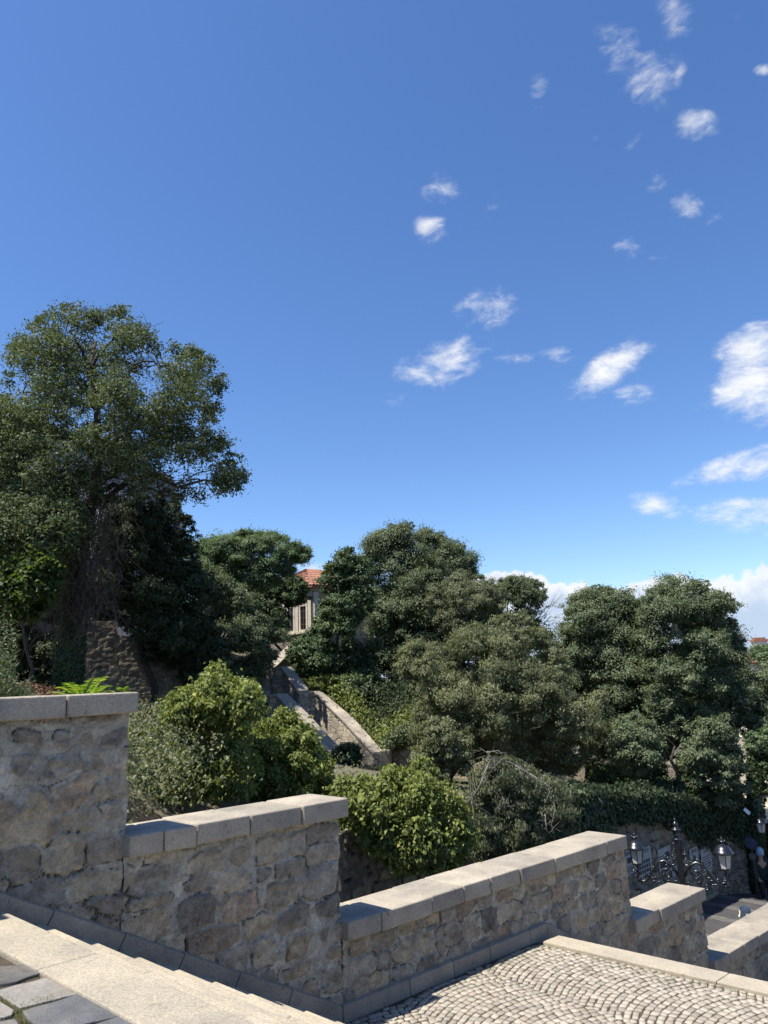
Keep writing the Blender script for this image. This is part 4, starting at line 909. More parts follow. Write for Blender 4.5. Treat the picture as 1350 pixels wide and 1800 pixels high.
for k_, (nm_, lb_, mt_, L_, W_, x0_, x1_, d_, n_, sp_z) in enumerate((('herb_growth', 'grey-green weeds growing behind the top coping at the left edge', 'leaf_herb', .07, .022, -40, 60, 12, 4200, .16), ('leaf_litter', 'rusty dead leaves lying on the ground behind the top coping', 'leaf_rust', .07, .05, 40, 110, 15.5, 1500, .05), ('ground_weeds', 'low green weeds along the back of the top coping', 'leaf_olive', .07, .03, 0, 240, 12.5, 3500, .06))):
    rng = np.random.RandomState(60+k_); x = rng.uniform(x0_, x1_, n_)
    P = np.array([at(a, 1210, d_+rng.normal()*.5) for a in x]); P[:, 2] = np.array([ground(p[0], p[1]) for p in P])+H+np.abs(rng.normal(size=n_))*sp_z*(1+2.2*(x < 25)*(k_ == 0))
    N = rng.normal(size=(n_, 3)); N[:, 2] += .6
    tag(leaf_mesh(nm_, P, N, L_*rng.uniform(.6, 1.4, n_), W_*rng.uniform(.6, 1.4, n_), -.5 if k_ != 1 else .1, mt_, None, rng.rand(n_), rng), lb_, 'weeds', kind='stuff')
# fern-like sapling fronds
fr = thing('fern_sapling', 'bright yellow-green sapling with feathered fronds just above the top coping', 'plant', (lambda p: (p[0], p[1], ground(p[0], p[1])+H))(at(140, 1215, 9.5)))
rng = np.random.RandomState(70); P = []; N = []; A_ = []
vs = []; fc = []; va = []
for i, (x0, y0, x1, y1) in enumerate(((150,1232,182,1190),(150,1232,190,1205),(140,1232,105,1207),(135,1235,92,1216),(145,1232,165,1192),(150,1235,120,1200),(158,1235,198,1214),(128,1236,98,1222),(160,1236,176,1208),(222,1236,216,1210),(222,1236,228,1216),(140,1234,140,1204))):
    a = at(x0, y0, 9.5+rng.uniform(-.2, .2)); e = at(x1, y1, 9.3+rng.uniform(-.4, .4)); n = 15; mid = (a+e)/2+np.array([0, 0, .10])
    prev = None
    for j in range(n+1):
        t_ = j/n; p = (1-t_)**2*a+2*t_*(1-t_)*mid+t_*t_*e
        if prev is not None and j > 2:
            d = (p-prev); d /= np.linalg.norm(d)+1e-9; sd = np.cross(d, [0, 0, 1.]); sd /= np.linalg.norm(sd)+1e-9; ll = .105*math.sin(math.pi*min(1, .18+.82*(1-t_*.85)))
            for sg_ in (-1, 1):
                t2 = sd*sg_*.85+d*.45+np.array([0, 0, -.15+rng.normal()*.1]); t2 /= np.linalg.norm(t2); b_ = len(vs); w_ = d*.014
                vs += [p, p+t2*ll*.4+w_, p+t2*ll, p+t2*ll*.4-w_]; fc.append((b_, b_+1, b_+2, b_+3)); va.append(rng.uniform(.3, 1))
        prev = p
np_mesh('fronds', np.array(vs), np.array(fc), MAT['leaf_fern'], fr, fattr=np.array(va))
# grass in the joints
def tufts(name, label, pts, n, hgt, seed, spread):
    rng = np.random.RandomState(seed); pts = np.array(pts); k = rng.randint(0, len(pts), n); P = pts[k]+rng.normal(size=(n, 3))*np.array([spread, spread, .0])
    a = rng.normal(size=(n, 3))*.7; a[:, 2] = np.abs(rng.normal(size=n))*.8+.35; a /= np.linalg.norm(a, axis=1, keepdims=True); b = rand_dirs(rng, n)
    L = (hgt*rng.uniform(.4, 1.2, n))[:, None]; w_ = .0035
    verts = np.stack([P-b*w_, P+b*w_, P+a*L+[0, 0, 0]], 1).reshape(-1, 3)
    return tag(np_mesh(name, verts, np.arange(3*n).reshape(n, 3), MAT['leaf_grass'], None, fattr=np.clip(rng.rand(n), 0, 1), nper=3), label, 'grass', kind='stuff')
gp = []
def segp(a, b, n, z):
    for i in range(n):
        t_ = i/(n-1); p = plat(a[0]+(b[0]-a[0])*t_, a[1]+(b[1]-a[1])*t_, z); gp.append(p+[0, 0, H-.02])
random.seed(4)
for a, b, n in (((66,1697),(112,1715),26),((30,1725),(66,1712),10),((38,1769),(130,1745),26),((0,1750),(30,1772),12),((28,1778),(58,1812),16),((130,1802),(218,1775),14),((226,1770),(290,1806),24),((0,1788),(24,1784),6)): segp(a, b, n, ZP-.02)
tufts('joint_grass', 'moss and grass sprouting between the flagstones', gp, 9000, .034, 81, .022)
gp = []
for i in range(150):
    s = 4.6+2.9*random.random()**.6; gp.append(V(s, 6.19-abs(random.gauss(0, .07)), ZL-.015))
for i in range(150):
    m_ = 6.1-3.8*random.random(); gp.append(V(7.49-abs(random.gauss(0, .03))+SK*(6.2-m_), m_, ZL-.015))
for i in range(60): gp.append(V(random.uniform(4.5, 7.4), random.uniform(2.5, 6.1), ZL-.01))
tufts('landing_grass', 'small grass tufts along the wall and kerb of the cobbled landing', gp, 8500, .032, 82, .03)
# ------------------------------------------------------------------ street lamp with two lanterns
def lantern(root, c, sc_=1.0, name='lantern'):
    """c is the foot of the glass; hexagonal glass, domed hood, finial"""
    S_ = sc_; c = np.asarray(c)
    g = MB(); g.lathe(c, [(.095*S_, 0), (.100*S_, .01*S_), (.142*S_, .27*S_), (.138*S_, .275*S_)], 6, .3); L = g.build(name, MAT['lantern_glass'], root)
    f = MB()
    for k in range(6):
        an = 2*math.pi*k/6+.3; d = np.array([math.cos(an), math.sin(an), 0]); f.tube([c+d*.10*S_, c+d*.145*S_+[0, 0, .275*S_]], .008*S_, 4)
    f.lathe(c, [(.03*S_, -.03*S_), (.105*S_, -.018*S_), (.112*S_, .004*S_), (.09*S_, .012*S_)], 12)
    f.build('lantern_frame', MAT['cast_iron'], L)
    h = MB(); h.lathe(c, [(.15*S_, .265*S_), (.195*S_, .275*S_), (.20*S_, .295*S_), (.165*S_, .325*S_), (.145*S_, .37*S_), (.105*S_, .415*S_), (.06*S_, .437*S_), (.034*S_, .45*S_), (.03*S_, .475*S_), (.045*S_, .487*S_), (.04*S_, .505*S_), (.018*S_, .515*S_), (.026*S_, .535*S_), (.012*S_, .56*S_), (.003*S_, .585*S_)], 16)
    for k in range(8):
        an = 2*math.pi*k/8; d = np.array([math.cos(an), math.sin(an), 0]); h.tube([c+d*.04*S_+[0, 0, .475*S_], c+d*.07*S_+[0, 0, .50*S_], c+d*.06*S_+[0, 0, .53*S_]], .007*S_, 4)
    h.build('lantern_hood', MAT['cast_iron'], L, smooth=True)
    return L
def spiral(c, ex, ez, r0, r1, a0, a1, n=22):
    return [c+ex*(r0+(r1-r0)*i/(n-1))*math.cos(a0+(a1-a0)*i/(n-1))+ez*(r0+(r1-r0)*i/(n-1))*math.sin(a0+(a1-a0)*i/(n-1)) for i in range(n)]
lc = at(1185.5, 1440, 15.7); zf = lc[2]; sL, mL = sm(lc)
base_z = float(street_z(sL))+H
lp = thing('street_lamp', 'black ornate street lamp with two white lanterns standing behind the parapet', 'street lamp', (lc[0], lc[1], base_z))
cx = np.array([lc[0], lc[1], 0.])
mbx = MB(); zt_ = zf-.40
mbx.lathe(cx+[0, 0, base_z], [(.26,0),(.26,.12),(.20,.16),(.18,.5),(.14,.56),(.12,.75),(.085,.82)], 12)
mbx.lathe(cx, [(.075, base_z+.8), (.066, zt_-.95), (.062, zt_)], 8)
mbx.build('pole', MAT['cast_iron'], lp)
mbx = MB()
mbx.lathe(cx+[0, 0, zt_], [(.06,0),(.085,.01),(.085,.03),(.05,.045),(.06,.08),(.078,.10),(.055,.12),(.07,.16),(.095,.19),(.10,.215),(.07,.23),(.035,.25),(.055,.29),(.058,.315),(.03,.345),(.018,.36),(.026,.38),(.010,.405),(.002,.425)], 14)
mbx.build('finial', MAT['cast_iron'], lp, smooth=True)
th = R(25); AX = np.array([math.cos(th), -math.sin(th), 0.]); EZ = np.array([0, 0, 1.]); AY = np.cross(AX, EZ)
for sg_ in (-1, 1):
    ex = AX*sg_; o0 = cx+[0, 0, zt_-.78]; mbx = MB()
    P2 = lambda a, b: o0+ex*a+EZ*b
    # main bow rising from the pole, over, and down to the lantern cup
    bow = [(.05,.10),(.16,.30),(.30,.38),(.42,.34),(.53,.20),(.62,.06),(.72,-.04),(.82,-.03),(.87,.04),(.845,.10),(.79,.10)]
    mbx.tube([P2(*p) for p in bow], [.030,.032,.030,.028,.026,.025,.024,.022,.018,.015,.011], 8)
    mbx.tube([P2(*p) for p in [(.05,.34),(.18,.30),(.30,.18),(.36,.02),(.30,-.10),(.18,-.12)]], [.016]*5+[.01], 6)
    for (a, b, r, w_) in ((.27,.13,.135,.017),(.27,.13,.085,.009),(.115,.47,.055,.014),(.11,.60,.04,.012),(.21,.42,.045,.012),(.66,.06,.06,.013),(.55,.02,.05,.012),(.10,-.02,.06,.013),(.76,-.01,.045,.011),(.44,-.06,.05,.011)):
        mbx.tube(spiral(P2(a, b), ex, EZ, r, r*.25, rng.uniform(0, 6), rng.uniform(8, 13), 26), [w_*1.35*(1-.5*i/25) for i in range(26)], 6)
    mbx.tube([P2(a, b) for a, b in ((.055,.74),(.10,.70),(.12,.62),(.16,.52),(.20,.44),(.28,.385))], .013, 6)
    for i in range(60):                    # cast leaves along the bow
        t_ = rng.uniform(0, len(bow)-1.01); k = int(t_); f_ = t_-k; a = bow[k][0]*(1-f_)+bow[k+1][0]*f_; b = bow[k][1]*(1-f_)+bow[k+1][1]*f_
        p = P2(a, b); d = ex*rng.normal()*.05+EZ*rng.normal()*.05+AY*rng.normal()*.012; mbx.tube([p, p+d*.6, p+d+EZ*.01], [.014, .02, .004], 5)
    mbx.build('scroll_arm', MAT['cast_iron'], lp, smooth=True)
    mbx = MB(); lc_ = P2(.83, .30)
    mbx.lathe(P2(.83, -.02)-[0, 0, 0], [(.012,-.04),(.035,-.02),(.04,.03),(.018,.06),(.016,.22),(.03,.25),(.045,.28),(.03,.30)], 10)
    mbx.build('lantern_stem', MAT['cast_iron'], lp, smooth=True)
    lantern(lp, lc_, 1.0)

# ------------------------------------------------------------------ gate in the street wall
gp0 = at_m(915, 1478, WALLM-.10); s_, _ = sm(gp0); z1 = gp0[2]-H; 
gt = thing('iron_gate', 'small black iron gate with pickets seen just above the middle of the long parapet', 'gate', V(s_, WALLM-.1, z1-1.9))
mbx = MB()
mbx.box(V(s_, WALLM-.07, z1-.9), US*.42, MS*.02, np.array([0, 0, 1.0])); mbx.build('gate_panel', MAT['window_dark'], gt)
mbx = MB()
for k in range(9): a = V(s_-.4+.1*k, WALLM-.11, z1-1.9); mbx.tube([a, a+[0, 0, 2.0]], .011, 5)
for zz in (-1.8, -1.0, -.1): mbx.tube([V(s_-.43, WALLM-.11, z1+zz), V(s_+.43, WALLM-.11, z1+zz)], .016, 5)
mbx.build('gate_bars', MAT['cast_iron'], gt)
mbx = MB(); mbx.box(V(s_-.02, WALLM-.14, z1-.12), US*.13, MS*.006, np.array([0, 0, .07])); mbx.build('gate_plate', MAT['paper'], gt)
mbx = MB(); mbx.prism([V(s_-.95, WALLM-.22, 0), V(s_-.55, WALLM-.22, 0), V(s_-.55, WALLM+.2, 0), V(s_-.95, WALLM+.2, 0)], -6.3+H, z1-.1+H)
mbx.prism([V(s_-1.0, WALLM-.27, 0), V(s_-.5, WALLM-.27, 0), V(s_-.5, WALLM+.2, 0), V(s_-1.0, WALLM+.2, 0)], z1-.1+H, z1+H)
tag(mbx.build('stone_pier', MAT['rubble'], bevel=.01), 'square stone pier beside the small iron gate in the street wall', 'pier')

# ------------------------------------------------------------------ stone stairs on the hillside
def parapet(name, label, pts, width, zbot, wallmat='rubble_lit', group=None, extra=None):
    """sloping wall with a coping, pts are points on the top edge nearest the viewer"""
    pts = [np.asarray(p) for p in pts]
    r = thing(name, label, 'wall', (pts[0][0], pts[0][1], zbot), group)
    dirs = []
    for i in range(len(pts)):
        a = pts[max(0, i-1)]; b = pts[min(len(pts)-1, i+1)]; d = (b-a)[:2]; d /= np.linalg.norm(d); n_ = np.array([-d[1], d[0]])
        if n_@pts[i][:2] < 0: n_ = -n_
        dirs.append(np.array([n_[0], n_[1], 0.]))
    wl = MB(); cp = MB()
    for i in range(len(pts)-1):
        a, b = pts[i], pts[i+1]; na, nb = dirs[i], dirs[i+1]; zb = lambda p: np.array([p[0], p[1], zbot]); i_ = .05
        a1, b1, a2, b2 = a+na*i_, b+nb*i_, a+na*(width-i_), b+nb*(width-i_); dz = np.array([0, 0, .10])
        wl.hexa([zb(a1), zb(b1), zb(b2), zb(a2)], [a1-dz, b1-dz, b2-dz, a2-dz])
        cp.hexa([a-dz, b-dz, b+nb*width-dz, a+na*width-dz], [a, b, b+nb*width, a+na*width])
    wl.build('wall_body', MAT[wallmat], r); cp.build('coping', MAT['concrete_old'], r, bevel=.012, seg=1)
    return r
stg = 'parapets of the hillside stairs'
parapet('stair_parapet', 'uppermost pale parapet climbing towards the ochre house', [at(484,1172,28.6), at(505,1152,30.5), at(528,1131,33)], .5, at(490,1215,28)[2]-.6, group=stg)
parapet('stair_parapet', 'short broad parapet dropping from the small stair landing to the inner corner', [at(478,1173,27.7), at(494,1172,27.6), at(523,1214,26.6)], .5, at(490,1260,27)[2], group=stg)
parapet('stair_parapet', 'long far side parapet with a pale stone face descending to the small round bush', [at(508,1216,26.9), at(552,1215,27.3), at(600,1262,25.9), at(655,1322,24.2), at(685,1320,24.4)], .48, at(668,1360,24)[2]-.3, group=stg)
parapet('stair_parapet', 'lower near side parapet sloping down behind the light green shrubs', [at(470,1221,26.2), at(484,1220,26.), at(520,1258,24.9), at(560,1303,23.6), at(600,1345,22.5), at(640,1385,21.6)], .52, at(668,1400,22)[2]-.4, group=stg)
mbx = MB(); a = at(668, 1322, 24.25); b = at(688, 1322, 24.4); mbx.box((a+b)/2-[0, -.2, .55], (b-a)/2, np.array([0, .28, 0]), np.array([0, 0, .6])); tag(mbx.build('end_pier', MAT['concrete_old'], bevel=.02), 'square grey pier ending the far side stair parapet', 'pier')
# the curved grey end of the lower parapet
# steps
stp = thing('stone_steps', 'short run of beige stone steps left of the small stair landing', 'steps', at(460, 1240, 26.5))
for k in range(6):
    a = at(449+k*1.0, 1228-k*7.2, 26.4+k*.32); b = at(472+k*.5, 1228-k*7.2, 26.4+k*.32); mbx = MB(); h_ = .075
    mbx.box((a+b)/2-[0, -.25, h_+.003*k], (b-a)/2, np.array([0, .32, 0]), np.array([0, 0, h_])); mbx.build('step', MAT['concrete_old'], stp, bevel=.01, seg=1)
mbx = MB(); a = at(449, 1236, 26.5); b = at(472, 1236, 26.5); mbx.box((a+b)/2-[0, -1.1, .7], (b-a)/2, np.array([0, 1.0, 0]), np.array([0, 0, .68])); mbx.build('step_base', MAT['rubble'], stp)
for k, (x0, y0, y1, x1, y2, d0, d1) in enumerate(((688,1308,1385,745,1292,24.6,24.4),)):
    a = at(x0, y0, d0); b = at(x1, y2, d1); c = at(x0, y1, d0); e = at(x1, y1, d1); q_ = np.array([0, .5, 0])
    mbx = MB(); mbx.hexa([c, e, e+q_, c+q_], [a, b, b+q_, a+q_]); tag(mbx.build('terrace_wall', MAT['rubble']), 'dark rubble terrace wall right of the square grey pier', 'wall')
# old wall in the shade of the tall tree
ow = thing('old_wall', 'old rubble wall in deep shade behind the trunk of the tallest tree', 'wall', at(240, 1230, 24.2))
WX = [-40, 130, 143, 200, 204, 240, 330, 400, 452]; WY = [1120, 1100, 1092, 1092, 1117, 1120, 1145, 1170, 1190]
A0 = at(140, 1170, 24.0); A1 = at(452, 1190, 26.3); dirw = (A1-A0)[:2]; Lw = np.linalg.norm(dirw); dirw /= Lw; d3 = np.array([dirw[0], dirw[1], 0]); n3_ = np.array([dirw[1], -dirw[0], 0])
def owtop(s):
    p = A0+d3*s
    px = 675+FPX*((p-[0, 0, H])@RT)/((p-[0, 0, H])@FW); y = np.interp(px, WX, WY); q = at(px, y, p[1]); return float(q[2]-H)
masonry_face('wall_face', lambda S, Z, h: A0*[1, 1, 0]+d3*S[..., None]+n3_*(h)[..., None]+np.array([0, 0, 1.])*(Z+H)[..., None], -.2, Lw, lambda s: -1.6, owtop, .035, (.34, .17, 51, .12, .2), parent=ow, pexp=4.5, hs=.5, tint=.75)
mbx = MB()
for i in range(20):
    a, b = Lw*i/20-.15*(i == 0), Lw*(i+1)/20; f_ = lambda s, o_, z_: np.r_[(A0+d3*s-n3_*o_)[:2], z_+H]
    mbx.hexa([f_(a, .05, -1.6), f_(b, .05, -1.6), f_(b, .5, -1.6), f_(a, .5, -1.6)], [f_(a, .05, owtop(a)-.03), f_(b, .05, owtop(b)-.03), f_(b, .5, owtop(b)-.03), f_(a, .5, owtop(a)-.03)])
mbx.build('wall_core', MAT['rubble'], ow)

# ------------------------------------------------------------------ buildings
def facade_frame(A, B):
    d = (B-A)*[1, 1, 0]; L_ = np.linalg.norm(d); d /= L_; n = np.array([d[1], -d[0], 0.])
    if n@(A*[1, 1, 0]) > 0: n = -n
    return d, n, L_
def window_on(parent, A, d, n, s, z, wd, ht, frame='plaster_white', bars=2, sill=True):
    c = A*[1, 1, 0]+d*s+np.array([0, 0, z]); m_ = MB(); up_ = np.array([0, 0, 1.])
    for (ds, dz, hw_, hh) in ((-wd/2, 0, .07, ht/2+.07), (wd/2, 0, .07, ht/2+.07), (0, ht/2, wd/2+.07, .07), (0, -ht/2, wd/2+.07, .07)):
        m_.box(c+d*ds+up_*dz+n*.04, d*hw_, n*(.05+.004*(hw_ > .1)), up_*hh)
    w_ = m_.build('window', MAT[frame], parent)
    m_ = MB(); m_.box(c+n*.02, d*(wd/2-.05), n*.012, up_*(ht/2-.05)); m_.build('pane', MAT['window_dark'], w_)
    m_ = MB()
    for k in range(1, bars): m_.box(c+n*.045+up_*(-ht/2+ht*k/bars), d*(wd/2-.06), n*.014, up_*.02)
    m_.box(c+n*.046, d*.02, n*.016, up_*(ht/2-.06)); m_.build('glazing_bars', MAT['wood_dark'], w_)
    if sill: m_ = MB(); m_.box(c+n*.10-up_*(ht/2+.11), d*(wd/2+.16), n*.12, up_*.04); m_.build('sill', MAT[frame], w_)
    return w_
def tiled_roof(name, parent, corners, apexes, thick=.10, mat_='roof_tile'):
    """hip roof: four eave corners, two ridge ends"""
    c = [np.asarray(p) for p in corners]; r0, r1 = map(np.asarray, apexes); m_ = MB()
    def slope(quad):
        a, b, e, f = quad            # eave a-b, ridge f-e
        L_ = np.linalg.norm(b-a); n = max(6, int(L_/.24)); nr = max(4, int(np.linalg.norm((f+e)/2-(a+b)/2)/.40))
        nn_ = np.cross(b-a, f-a); nn_ /= np.linalg.norm(nn_)
        if nn_[2] < 0: nn_ = -nn_
        for j in range(nr):
            v0, v1 = j/nr, (j+1.12)/nr; v1 = min(v1, 1.0)
            for i in range(n):
                u0, u1 = i/n, (i+1)/n; g = lambda u, v: (a*(1-u)+b*u)*(1-v)+(f*(1-u)+e*u)*v
                lift = nn_*.035; k_ = nn_*(.05+rng.uniform(-.008, .012)); um = (u0+u1)/2
                p = [g(u0, v0)+lift, g(um, v0)+lift+k_, g(u1, v0)+lift, g(u1, v1), g(um, v1)+k_, g(u0, v1)]
                m_.add(p, [(0, 1, 4, 5), (1, 2, 3, 4)])
        m_.add([a, b, e, f, a-[0, 0, thick], b-[0, 0, thick], e-[0, 0, thick], f-[0, 0, thick]], [(0, 1, 2, 3), (7, 6, 5, 4), (0, 4, 5, 1)])
    slope((c[0], c[1], r1, r0)); slope((c[1], c[2], r1, r1+[.001, 0, 0])); slope((c[2], c[3], r0, r1)); slope((c[3], c[0], r0, r0+[.001, 0, 0]))
    return m_.build(name, MAT[mat_], parent)
C_ = at(549, 1040, 40); L_ = at(455, 1040, 43.5); RR_ = at(650, 1040, 43)
ze = at(549, 1031, 40)[2]; zb = ground(C_[0], C_[1])+H-1.0
hs_ = thing('house', 'ochre house with red tiled roof and white corner trim above the stone stairs', 'house', (C_[0], C_[1], zb))
q2 = (L_-C_)*[1, 1, 0]; q3 = (RR_-C_)*[1, 1, 0]; foot = [C_*[1, 1, 0], C_*[1, 1, 0]+q3, C_*[1, 1, 0]+q3+q2, C_*[1, 1, 0]+q2]
mbx = MB(); mbx.prism(foot, zb, ze); mbx.build('wall', MAT['plaster_ochre'], hs_)
mbx = MB(); cen = sum(foot)/4
f2_ = [cen+(p-cen)*1.02 for p in foot]; mbx.prism(f2_, zb-.5, at(500, 1118, 41)[2]); mbx.build('stone_base', MAT['rubble'], hs_)
f3_ = [cen+(p-cen)*1.035 for p in foot]; mbx = MB(); mbx.prism(f3_, ze-.28, ze-.10); mbx.prism([cen+(p-cen)*1.06 for p in foot], ze-.098, ze); mbx.build('cornice', MAT['plaster_pale'], hs_)
ev = [cen+(p-cen)*1.16+[0, 0, ze+.02] for p in foot]; ap = cen+np.array([0, 0, ze+1.45])
tiled_roof('roof', hs_, ev, (ap-q3*.12, ap+q3*.12))
d1, n1_, l1 = facade_frame(C_, C_+q2); d2, n2_, l2 = facade_frame(C_, C_+q3)
for dd, nn_, ss_ in ((d1, n1_, .18), (d2, n2_, .18), (d1, n1_, 1.32), (d1, n1_, 2.45), (d1, n1_, 3.6), (d2, n2_, 1.5)):
    mbx = MB(); c = C_*[1, 1, 0]+dd*ss_; zl_ = at(549, 1112, 40)[2]; mbx.box(c+nn_*.05+[0, 0, (ze-.3+zl_)/2], dd*.13, nn_*.052, np.array([0, 0, (ze-.3-zl_)/2])); mbx.box(c+nn_*.06+[0, 0, ze-.42], dd*.18, nn_*.07, np.array([0, 0, .10])); mbx.build('pilaster', MAT['plaster_pale' if dd is d1 else 'plaster_white'], hs_)  # left facade gets the darker plaster, its shade put into the colour
zc = at(549, 1084, 40)[2]
for ss_ in (.75, 1.88, 3.0, 4.2): window_on(hs_, C_, d1, n1_, ss_, zc, .62, 1.45, 'plaster_pale', 4)
for ss_ in (.85, 2.4): window_on(hs_, C_, d2, n2_, ss_, zc, .62, 1.45, 'plaster_pale', 4)
# second roof glimpsed left of the ochre house
h2 = at(470, 1052, 47); zb2 = ground(h2[0], h2[1])+H-.5
hb = thing('house', 'low red roofed house mostly hidden behind the feathery tree', 'house', (h2[0], h2[1], zb2))
ft = [h2*[1, 1, 0]+np.array(p) for p in ((-4.2, 0, 0), (.6, -1., 0), (1.6, 4, 0), (-3.2, 5, 0))]; z2 = at(470, 1046, 47)[2]
mbx = MB(); mbx.prism(ft, zb2, z2); mbx.build('wall', MAT['plaster_pale'], hb); ce = sum(ft)/4
tiled_roof('roof', hb, [ce+(p-ce)*1.15+[0, 0, z2] for p in ft], (ce+[-.8, 0, z2+1.1], ce+[.8, 0, z2+1.1]))
A = at(300, 900, 33); window_on(hb, ft[0], *facade_frame(ft[0], ft[1])[:2], 2.2, z2-1.1, .7, 1.2)
# big grey rendered building behind the tall tree
A = at(303, 1000, 33); B = at(-90, 1000, 31); d, n, Lb = facade_frame(A, B); zb3 = ground(A[0], A[1])+H-1.5
gb = thing('grey_building', 'large grey rendered building with a sloping roof edge hidden behind the tallest tree', 'building', (A[0], A[1], zb3))
prof = [(303, 845), (190, 800), (90, 752), (0, 712), (-90, 675)]
top_ = []
for px, py in prof:
    p0 = ray(px, py); t_ = ((A-[0, 0, H])@n)/(p0@n); top_.append(p0*t_+[0, 0, H])
mbx = MB(); nT = len(top_); fr_ = [np.r_[p[:2], zb3] for p in top_]; bk = -n*9
vsf = fr_+top_+[p+bk for p in fr_]+[p+bk for p in top_]
fs = []
for i in range(nT-1): fs += [(i, i+1, nT+i+1, nT+i), (2*nT+i+1, 2*nT+i, 3*nT+i, 3*nT+i+1), (nT+i, nT+i+1, 3*nT+i+1, 3*nT+i)]
fs += [(0, nT, 3*nT, 2*nT), (nT-1, 2*nT-1, 4*nT-1, 3*nT-1)]
mbx.add(vsf, fs); mbx.build('wall', MAT['plaster_grey'], gb)
mbx = MB()
for a, b in zip(top_[:-1], top_[1:]): mbx.hexa([a+n*.25, b+n*.25, b+bk, a+bk], [a+n*.25+[0, 0, .14], b+n*.25+[0, 0, .14], b+bk+[0, 0, .14], a+bk+[0, 0, .14]])
mbx.build('roof', MAT['plaster_shed'], gb)
for px, py, wd, ht in ((150, 925, 1.0, 1.5), (245, 930, 1.0, 1.5), (40, 850, 1.0, 1.5), (92, 878, .34, 1.5)):
    p0 = ray(px, py); t_ = ((A-[0, 0, H])@n)/(p0@n); p = p0*t_+[0, 0, H]; s_ = (p-A)@d
    window_on(gb, A, d, n, s_, p[2], wd, ht, 'plaster_white', 3)
mbx = MB(); p0 = ray(88, 850); t_ = ((A-[0, 0, H])@n)/(p0@n); p = p0*t_+[0, 0, H]; mbx.box(p+n*.35-[0, 0, 1.0], d*.22, n*.3, np.array([0, 0, 1.7])); mbx.build('white_pillar', MAT['plaster_white'], gb)
# yellow railing and tiled shed at the left edge
rl = thing('yellow_railing', 'short yellow railing glimpsed at the left edge below the grey building', 'railing', at(30, 975, 27))
mbx = MB()
for k in range(7): a = at(24+k*2.6, 962, 27); mbx.tube([a, a+[0, 0, .42]], .018, 5)
for y in (962, 946): mbx.tube([at(20, y, 27), at(44, y, 27)], .022, 5)
mbx.build('rails', MAT['yellow_rail'], rl)
a = at(-60, 1010, 25.5); b = at(32, 1022, 26.5); zsh = b[2]; zg = ground(b[0], b[1])+H-.4
sh = thing('shed', 'low shed with a red tiled lean-to roof at the left edge under the tallest tree', 'shed', (b[0], b[1], zg))
ft = [a*[1, 1, 0], b*[1, 1, 0], b*[1, 1, 0]+[.2, 3, 0], a*[1, 1, 0]+[0, 3, 0]]; mbx = MB(); mbx.prism(ft, zg, zsh-.05); mbx.build('wall', MAT['plaster_grey'], sh)
ce = sum(ft)/4; tiled_roof('roof', sh, [ce+(p-ce)*1.12+[0, 0, zsh] for p in ft], (ce+[-.4, .4, zsh+1.05], ce+[.4, .4, zsh+1.05]))
# far houses beyond the trees at the right edge
def far_house(px0, px1, ye, yr, D_, label, chim=None, wm='plaster_pale'):
    a = at(px0, ye, D_); b = at(px1, ye, D_+3); z_ = at((px0+px1)/2, ye, D_)[2]; zr = at((px0+px1)/2, yr, D_+4)[2]; zg = -3.
    h_ = thing('house', label, 'house', (a[0], a[1], zg)); ft = [a*[1, 1, 0], b*[1, 1, 0], b*[1, 1, 0]+[0, 9, 0], a*[1, 1, 0]+[0, 9, 0]]
    m_ = MB(); m_.prism(ft, zg, z_); m_.build('wall', MAT[wm], h_); ce = sum(ft)/4
    rf = tiled_roof('roof', h_, [ce+(p-ce)*1.08+[0, 0, z_] for p in ft], (ce+(b-a)*[1, 1, 0]*-.25+[0, 0, zr], ce+(b-a)*[1, 1, 0]*.25+[0, 0, zr]))
    for q in (.2, .5, .8): window_on(h_, ft[0], *facade_frame(ft[0], ft[1])[:2], q*np.linalg.norm(ft[1]-ft[0]), z_-1.6, 1.0, 1.5)
    if chim:
        x0, x1, y0, y1 = chim; c0 = at(x0, y1, D_+5); c1 = at(x1, y0, D_+5); w_ = (c1[0]-c0[0])/2; m_ = MB()
        m_.box([(c0[0]+c1[0])/2, c0[1], (c0[2]+c1[2])/2-.6], [w_, 0, 0], [0, .5, 0], [0, 0, (c1[2]-c0[2])/2+.6]); ch = m_.build('chimney', MAT['plaster_white'], rf)
        m_ = MB(); m_.box([(c0[0]+c1[0])/2, c0[1], c1[2]+.1], [w_*1.2, 0, 0], [0, .6, 0], [0, 0, .11]); m_.box([(c0[0]+c1[0])/2, c0[1], c1[2]+.33], [w_*.9, 0, 0], [0, .35, 0], [0, 0, .12]); m_.build('chimney_cap', MAT['roof_tile'], ch)
    return h_
far_house(1318, 1420, 1163, 1143, 82, 'far house with an orange roof and a pale chimney at the right edge', (1326, 1345, 1127, 1142))
far_house(1262, 1300, 1172, 1154, 74, 'far house with an orange roof showing through a gap left of the chimney')
tree('far_tree', 'small green tree in front of the far chimney at the right edge', 'tree', [(1318,1140),(1345,1133),(1400,1140),(1400,1165),(1345,1168),(1322,1160)], 66, 2.0, (6,12), 24, 'leaf_feathery', .22, .13, .6, 91, tr=.2)
